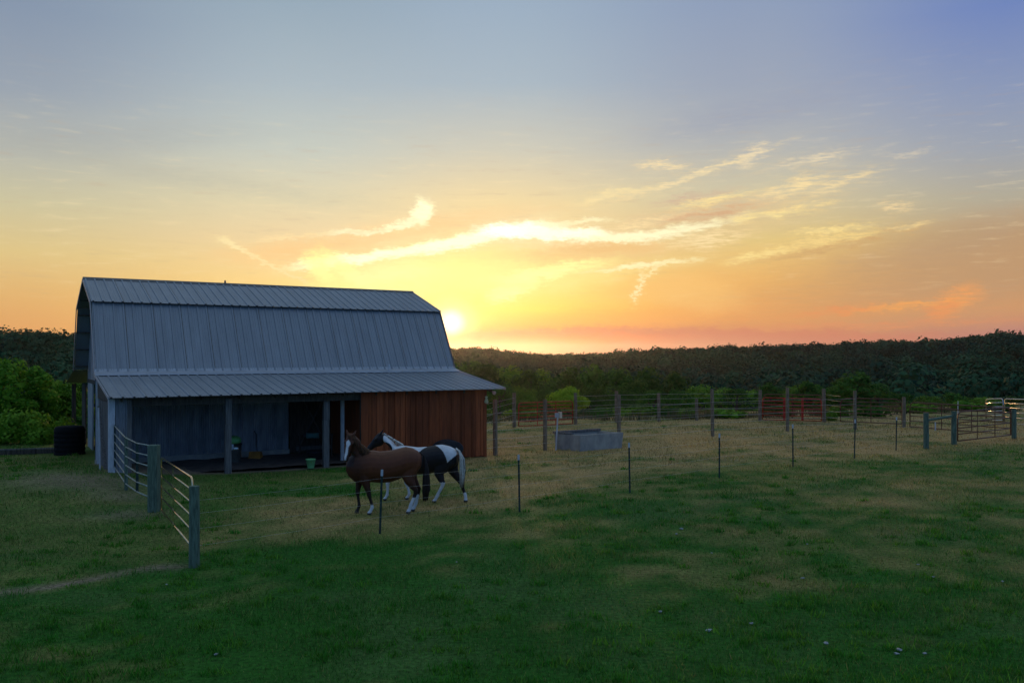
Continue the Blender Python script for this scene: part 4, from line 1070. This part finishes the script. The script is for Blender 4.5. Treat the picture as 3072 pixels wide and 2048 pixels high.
def hair(curves, mat_, name, parent, w=.012):
    mb = MB()
    for c in curves:
        n = len(c); mb.tube(c, [w*(1.0 if i < n-1 else .25)*(.8 if i == 0 else 1) for i in range(n)], 5, flat=.45)
    return mb.build(name, mat_, parent, True)
m_coat = attr_mat('horse_coat', 'coat', .55, 0, .3, .12, 9)
def finish_horse(T, me, colfn):
    V = np.empty(len(me.vertices)*3, np.float32); me.vertices.foreach_get('co', V); V = V.reshape(-1, 3)
    c = colfn(V[:,0], V[:,1], V[:,2]); c = np.concatenate([c, np.ones((len(c),1))], 1)
    at = me.attributes.new('coat', 'FLOAT_COLOR', 'POINT'); at.data.foreach_set('color', c.astype(np.float32).ravel())
    me.materials.append(m_coat); o = bpy.data.objects.new('body', me); C.objects.link(o); o.parent = T; return o
def mixa(c, mask, col): return c*(1-mask[:,None]) + np.array(col)*mask[:,None]
WHITE = (.62,.61,.60)
m_eye = mat('horse_eye', (.01,.008,.006), .1, 0, .1, 5, spec=.6)
def eyes(T, p, a, f, l, Lh):
    for s in (-1, 1):
        c = Vector(p)+a*(.30*Lh)+l*s*.103-f*.02
        mb = MB(); mb.loft([(c+l*s*d, a*r_, f*r_) for d, r_ in ((-.012,.012),(-.004,.020),(.006,.018),(.014,.006))], 10); mb.build('eye', m_eye, T, True)

# --- brown horse, head turned to the camera
T = thing('horse', 'brown horse with a white blaze looking at the camera, white hind socks', 'horse', (-3.01, 19.9, hz(-3.0, 19.9)), R(180+11))
mb = MB()
tr = [(.86,1.10,.10,.09),(.80,1.10,.22,.16),(.66,1.09,.34,.22),(.46,1.085,.375,.255),(.26,1.11,.375,.265),(.08,1.085,.37,.285),(-.16,1.095,.375,.30),(-.36,1.15,.365,.295),(-.52,1.205,.345,.285),(-.68,1.205,.31,.255),(-.80,1.20,.25,.20),(-.885,1.22,.14,.10)]
mb.loft([((x,0,z), (0,w,0), (0,0,h)) for x, z, h, w in tr], 20)
nk = [((.42,0,1.18),(.31,0,.22),.18),((.56,.01,1.36),(.26,0,.14),.155),((.63,.03,1.54),(.21,-.02,.09),.13),((.68,.06,1.70),(.17,-.03,.05),.11),((.715,.08,1.80),(.14,-.03,.03),.095)]
mb.loft([(c, (0,w,0) if i < 2 else (.02,w,0), a) for i, (c, a, w) in enumerate(nk)], 16)
poll = (.765,.13,1.845); muz = (.885,.36,1.31); fac = (.24,.92,.30)
a, f, l, Lh = head(mb, poll, muz, fac)
ear(mb, poll, a, f, l, 1); ear(mb, poll, a, f, l, -1)
leg(mb, [(.50,1.02,.15,.0),(.53,.80,.105),(.57,.66,.075),(.59,.52,.052),(.592,.475,.054),(.585,.40,.038),(.565,.26,.034),(.556,.17,.043),(.58,.10,.036),(.605,.06,.048),(.615,.004,.058)], -.13)
leg(mb, [(.46,1.02,.16),(.43,.80,.115),(.38,.64,.078),(.34,.50,.054),(.335,.46,.056),(.315,.38,.039),(.275,.25,.035),(.262,.17,.044),(.295,.10,.037),(.325,.055,.049),(.335,.004,.060)], .14)
leg(mb, [(-.62,1.16,.24,-.03),(-.56,.92,.19,-.01),(-.60,.76,.12),(-.70,.60,.075),(-.745,.54,.062),(-.735,.46,.047),(-.67,.30,.040),(-.625,.19,.047),(-.60,.11,.040),(-.575,.06,.051),(-.56,.004,.062)], .15)
leg(mb, [(-.66,1.16,.24,.03),(-.62,.92,.18,.01),(-.70,.74,.11),(-.80,.58,.072),(-.835,.53,.060),(-.83,.45,.046),(-.79,.28,.040),(-.765,.18,.047),(-.735,.11,.040),(-.70,.06,.051),(-.685,.004,.062)], -.14)
me = remesh(mb)
pV, aV, fV, lV = [np.array(v) for v in (poll, a, f, l)]
def brown_col(x, y, z):
    c = np.tile(np.array([.135,.038,.013]), (len(x),1)); n = fbm(x*3+9, z*3+y, 1.0, 3, 5)
    c = c*(.85+.3*n)[:,None]
    c = c*(1-.45*sst(.25,.6,x)*(1-.35*sst(1.75,1.9,z)))[:,None]; c = c*(1-.3*(1-sst(.8,1.1,z)))[:,None]  # shading put into the coat colour: darker neck, chest and belly
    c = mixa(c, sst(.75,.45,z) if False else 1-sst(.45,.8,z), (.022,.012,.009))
    c = mixa(c, sst(1.25,1.50,z)*(x < .3)*.35, (.19,.09,.045))  # lighter back and croup, painted into the coat as part of the shading
    q = np.stack([x,y,z],1)-pV; t = q@aV/Lh; ll = q@lV; ff = q@fV
    hd = (t > -.15)&(t < 1.1)&(np.abs(ll) < .16)&(ff > -.3)
    c = mixa(c, (hd & (t > .55)).astype(float)*.6, (.025,.018,.016))
    wdt = np.interp(t, [.20,.27,.34,.45,.8,.95], [0,.045,.052,.030,.030,.022])
    bl = hd & (np.abs(ll+.004*np.sin(t*20)) < wdt) & (ff > -.075) & (t > .2) & (t < 1.0)
    c = mixa(c, bl.astype(float), WHITE)
    hind = (x < -.3)&(z < .40+.03*np.sin(y*60)); lf = (x > .15)&(x < .46)&(y > .03)&(z < .235)
    c = mixa(c, hind.astype(float), WHITE); c = mixa(c, lf.astype(float), WHITE)
    hoof = z < .055; c = mixa(c, hoof.astype(float), (.06,.055,.05))
    return c
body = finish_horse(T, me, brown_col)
eyes(T, poll, a, f, l, Lh)
m_mane = mat('brown_mane', (.10,.045,.018), .6, 0, .4, 20, 0)
m_dtail = mat('dark_tail', (.03,.016,.011), .6, 0, .4, 12, 0, col2=(.012,.008,.007))
cur = []
for i in range(80):
    t_ = random.random(); b_ = Vector((.30,0,1.47)).lerp(Vector((.62,.05,1.72)), t_) if t_ < .6 else Vector((.494,.03,1.62)).lerp(Vector((.70,.07,1.90)), (t_-.6)/.4)
    s = 1 if random.random() < .75 else -1; ln = random.uniform(.14,.30)
    cur.append([b_, b_+Vector((random.uniform(-.02,.04), s*.09, -.02)), b_+Vector((random.uniform(-.03,.05), s*.125, -ln*.6)), b_+Vector((random.uniform(-.04,.06), s*.13, -ln))])
hair(cur, m_mane, 'mane', T, .014)
cur = []
for i in range(18):
    b_ = Vector(poll)-f*.02+l*random.uniform(-.035,.035)-a*.02
    cur.append([b_, b_+f*.075+a*.03, b_+f*.07+a*random.uniform(.08,.14)+l*random.uniform(-.03,.03)])
hair(cur, m_mane, 'forelock', T, .011)
cur = []
for i in range(70):
    o1, o2 = random.uniform(-1,1), random.uniform(-1,1); ln = random.uniform(.75,1.0)
    cur.append([(-.84,o1*.03,1.40+o2*.02), (-.95,o1*.05,1.32), (-1.0+o2*.035,o1*.06,1.05), (-1.0+o2*.065,o1*.07,.78), (-1.0+o2*.075,o1*.065,.50), (-.985+o2*.06,o1*.05,1.30-1.06*ln)])
hair(cur, m_dtail, 'tail', T, .022)

# --- pinto horse standing behind
T = thing('horse', 'black-and-white pinto horse standing behind the brown horse, head to the left', 'horse', (-2.315, 21.6, hz(-2.3, 21.6)), R(180-13))
mb = MB()
tr = [(.93,1.02,.10,.09),(.86,1.03,.22,.16),(.70,1.03,.34,.22),(.50,1.035,.365,.25),(.30,1.04,.345,.26),(.08,1.02,.345,.28),(-.16,1.035,.35,.29),(-.38,1.085,.345,.285),(-.56,1.125,.325,.275),(-.74,1.125,.295,.25),(-.88,1.12,.24,.20),(-.97,1.13,.14,.11)]
mb.loft([((x,0,z), (0,w,0), (0,0,h)) for x, z, h, w in tr], 20)
nk = [((.52,0,1.15),(.20,0,.26),.17),((.68,0,1.30),(.13,0,.23),.145),((.82,.01,1.43),(.10,0,.185),.115),((.95,.02,1.54),(.08,0,.145),.10),((1.04,.02,1.60),(.06,0,.11),.085)]
mb.loft([(c, (0,w,0), a_) for c, a_, w in nk], 16)
poll2 = (1.10,.04,1.69); muz2 = (1.44,.10,1.31); fac2 = (.8,.25,.7)
a2, f2, l2, L2 = head(mb, poll2, muz2, fac2)
ear(mb, poll2, a2, f2, l2, 1, .25, .25); ear(mb, poll2, a2, f2, l2, -1, .25, .25)
leg(mb, [(.58,.98,.15),(.64,.76,.105),(.74,.60,.07),(.84,.47,.052),(.85,.43,.053),(.845,.34,.037),(.85,.24,.034),(.86,.15,.042),(.89,.09,.036),(.92,.05,.047),(.93,.004,.057)], .13)
leg(mb, [(.55,.98,.15),(.52,.76,.105),(.48,.60,.07),(.45,.47,.052),(.44,.43,.053),(.41,.34,.037),(.37,.22,.034),(.36,.14,.042),(.39,.09,.036),(.42,.05,.047),(.43,.004,.057)], -.13)
leg(mb, [(-.70,1.08,.24,-.03),(-.56,.86,.20,-.01),(-.53,.72,.125),(-.60,.56,.078),(-.635,.50,.062),(-.615,.42,.047),(-.53,.27,.040),(-.48,.17,.047),(-.445,.10,.040),(-.41,.055,.051),(-.40,.004,.062)], .15)
leg(mb, [(-.76,1.08,.23,.03),(-.78,.86,.17,.01),(-.86,.70,.11),(-.99,.53,.072),(-1.03,.47,.060),(-1.05,.39,.046),(-1.10,.26,.040),(-1.13,.17,.047),(-1.145,.10,.041),(-1.14,.05,.051),(-1.15,.004,.062)], -.14)
me = remesh(mb)
p2, A2, F2, L2v = [np.array(v) for v in (poll2, a2, f2, l2)]
def pinto_col(x, y, z):
    wob = .05*(fbm(x*4+y*3, z*4, 1.0, 3, 15)-.5)*2
    dark = np.array([.016,.012,.012]); c = np.tile(dark, (len(x),1)); W = np.zeros(len(x))
    topband = (z > 1.12+wob) & (x > -.02) & (x < .98)                         # neck crest, withers, back
    e = ((x+.36)/.42)**2 + ((z-.95)/.475)**2
    back_w = (x <= -.02) & (x > -1.1) & (e > 1+wob*2) & (z > .98+.0*x)
    tailw = (x < -.50) & (e > 1+wob*2) & (z > .98+.9*np.clip(-.72-x, 0, .3))
    crest_line = 1.16 + .0*x
    W = np.maximum(W, topband.astype(float)); W = np.maximum(W, (back_w & ((x > -.5) | tailw)).astype(float))
    patch = (((x-.93)/.20)**2 + ((z-1.33)/.16)**2) < 1+wob*3                    # throat patch
    W = np.where(patch, 0, W)
    q = np.stack([x,y,z],1)-p2; t = q@A2/L2; hd = (x > .99+wob*.8); W = np.where(hd, 0, W)
    lh = (x > -.75)&(x < -.3)&(y > .02)&(z < .50+wob); rh = (y < 0)&(x < -.9)&(z < .22+wob); fr = (x > .3)&(z < .62+wob)
    W = np.maximum(W, (lh|rh|fr).astype(float))
    c = mixa(c, W, (.66,.65,.64)); c = mixa(c, (z < .05).astype(float), (.05,.045,.04))
    return c
finish_horse(T, me, pinto_col); eyes(T, poll2, a2, f2, l2, L2)
m_wmane = mat('white_hair', (.66,.63,.56), .6, 0, .2, 20)
cur = []
for i in range(60):
    t_ = random.random(); b_ = Vector((.50,0,1.415)).lerp(Vector((1.02,.02,1.70)), t_); s = -1; ln = random.uniform(.08,.16)
    cur.append([b_, b_+Vector((.0, s*.05, .012)), b_+Vector((random.uniform(-.03,.02), s*.10, -ln*.6)), b_+Vector((random.uniform(-.04,.03), s*.115, -ln))])
hair(cur, m_wmane, 'mane', T, .012)
cur = []
for i in range(30):
    o1, o2 = random.uniform(-1,1), random.uniform(-1,1); ln = random.uniform(.3,.75)
    cur.append([(-.93,o1*.03,1.36+o2*.02), (-1.02,o1*.05+.02,1.30), (-1.09+o2*.05,o1*.07+.03,1.10), (-1.10+o2*.06,o1*.07+.03,1.10-ln*.6), (-1.09+o2*.05,o1*.05+.03,1.10-ln)])
hair(cur[:28], m_wmane, 'tail', T, .013)
tl = hair([[Vector(p)+Vector((-.01,-.05,-.02)) for p in c] + [(-1.10+random.uniform(-.04,.04), -.03+random.uniform(-.04,.04), random.uniform(.25,.5))] for c in cur[::2]], m_dtail, 'tail_hair', T, .013)

# ------------------------------------------------------------------ evening haze
if True:
    mb = MB(); mb.box(-5100, 5100, -320, 7100, -60, 90); hzob = mb.build('haze', None); tag(hzob, 'thin evening haze over the whole valley', 'haze', kind='stuff')
    m = bpy.data.materials.new('evening_haze'); m.use_nodes = True; t = m.node_tree; t.nodes.clear()
    pv = t.nodes.new('ShaderNodeVolumePrincipled'); pv.inputs['Color'].default_value = (.9,.9,.95,1); pv.inputs['Density'].default_value = .00006; pv.inputs['Anisotropy'].default_value = .82
    out = t.nodes.new('ShaderNodeOutputMaterial'); t.links.new(pv.outputs[0], out.inputs['Volume'])
    hzob.data.materials.append(m); m.cycles.homogeneous_volume = True
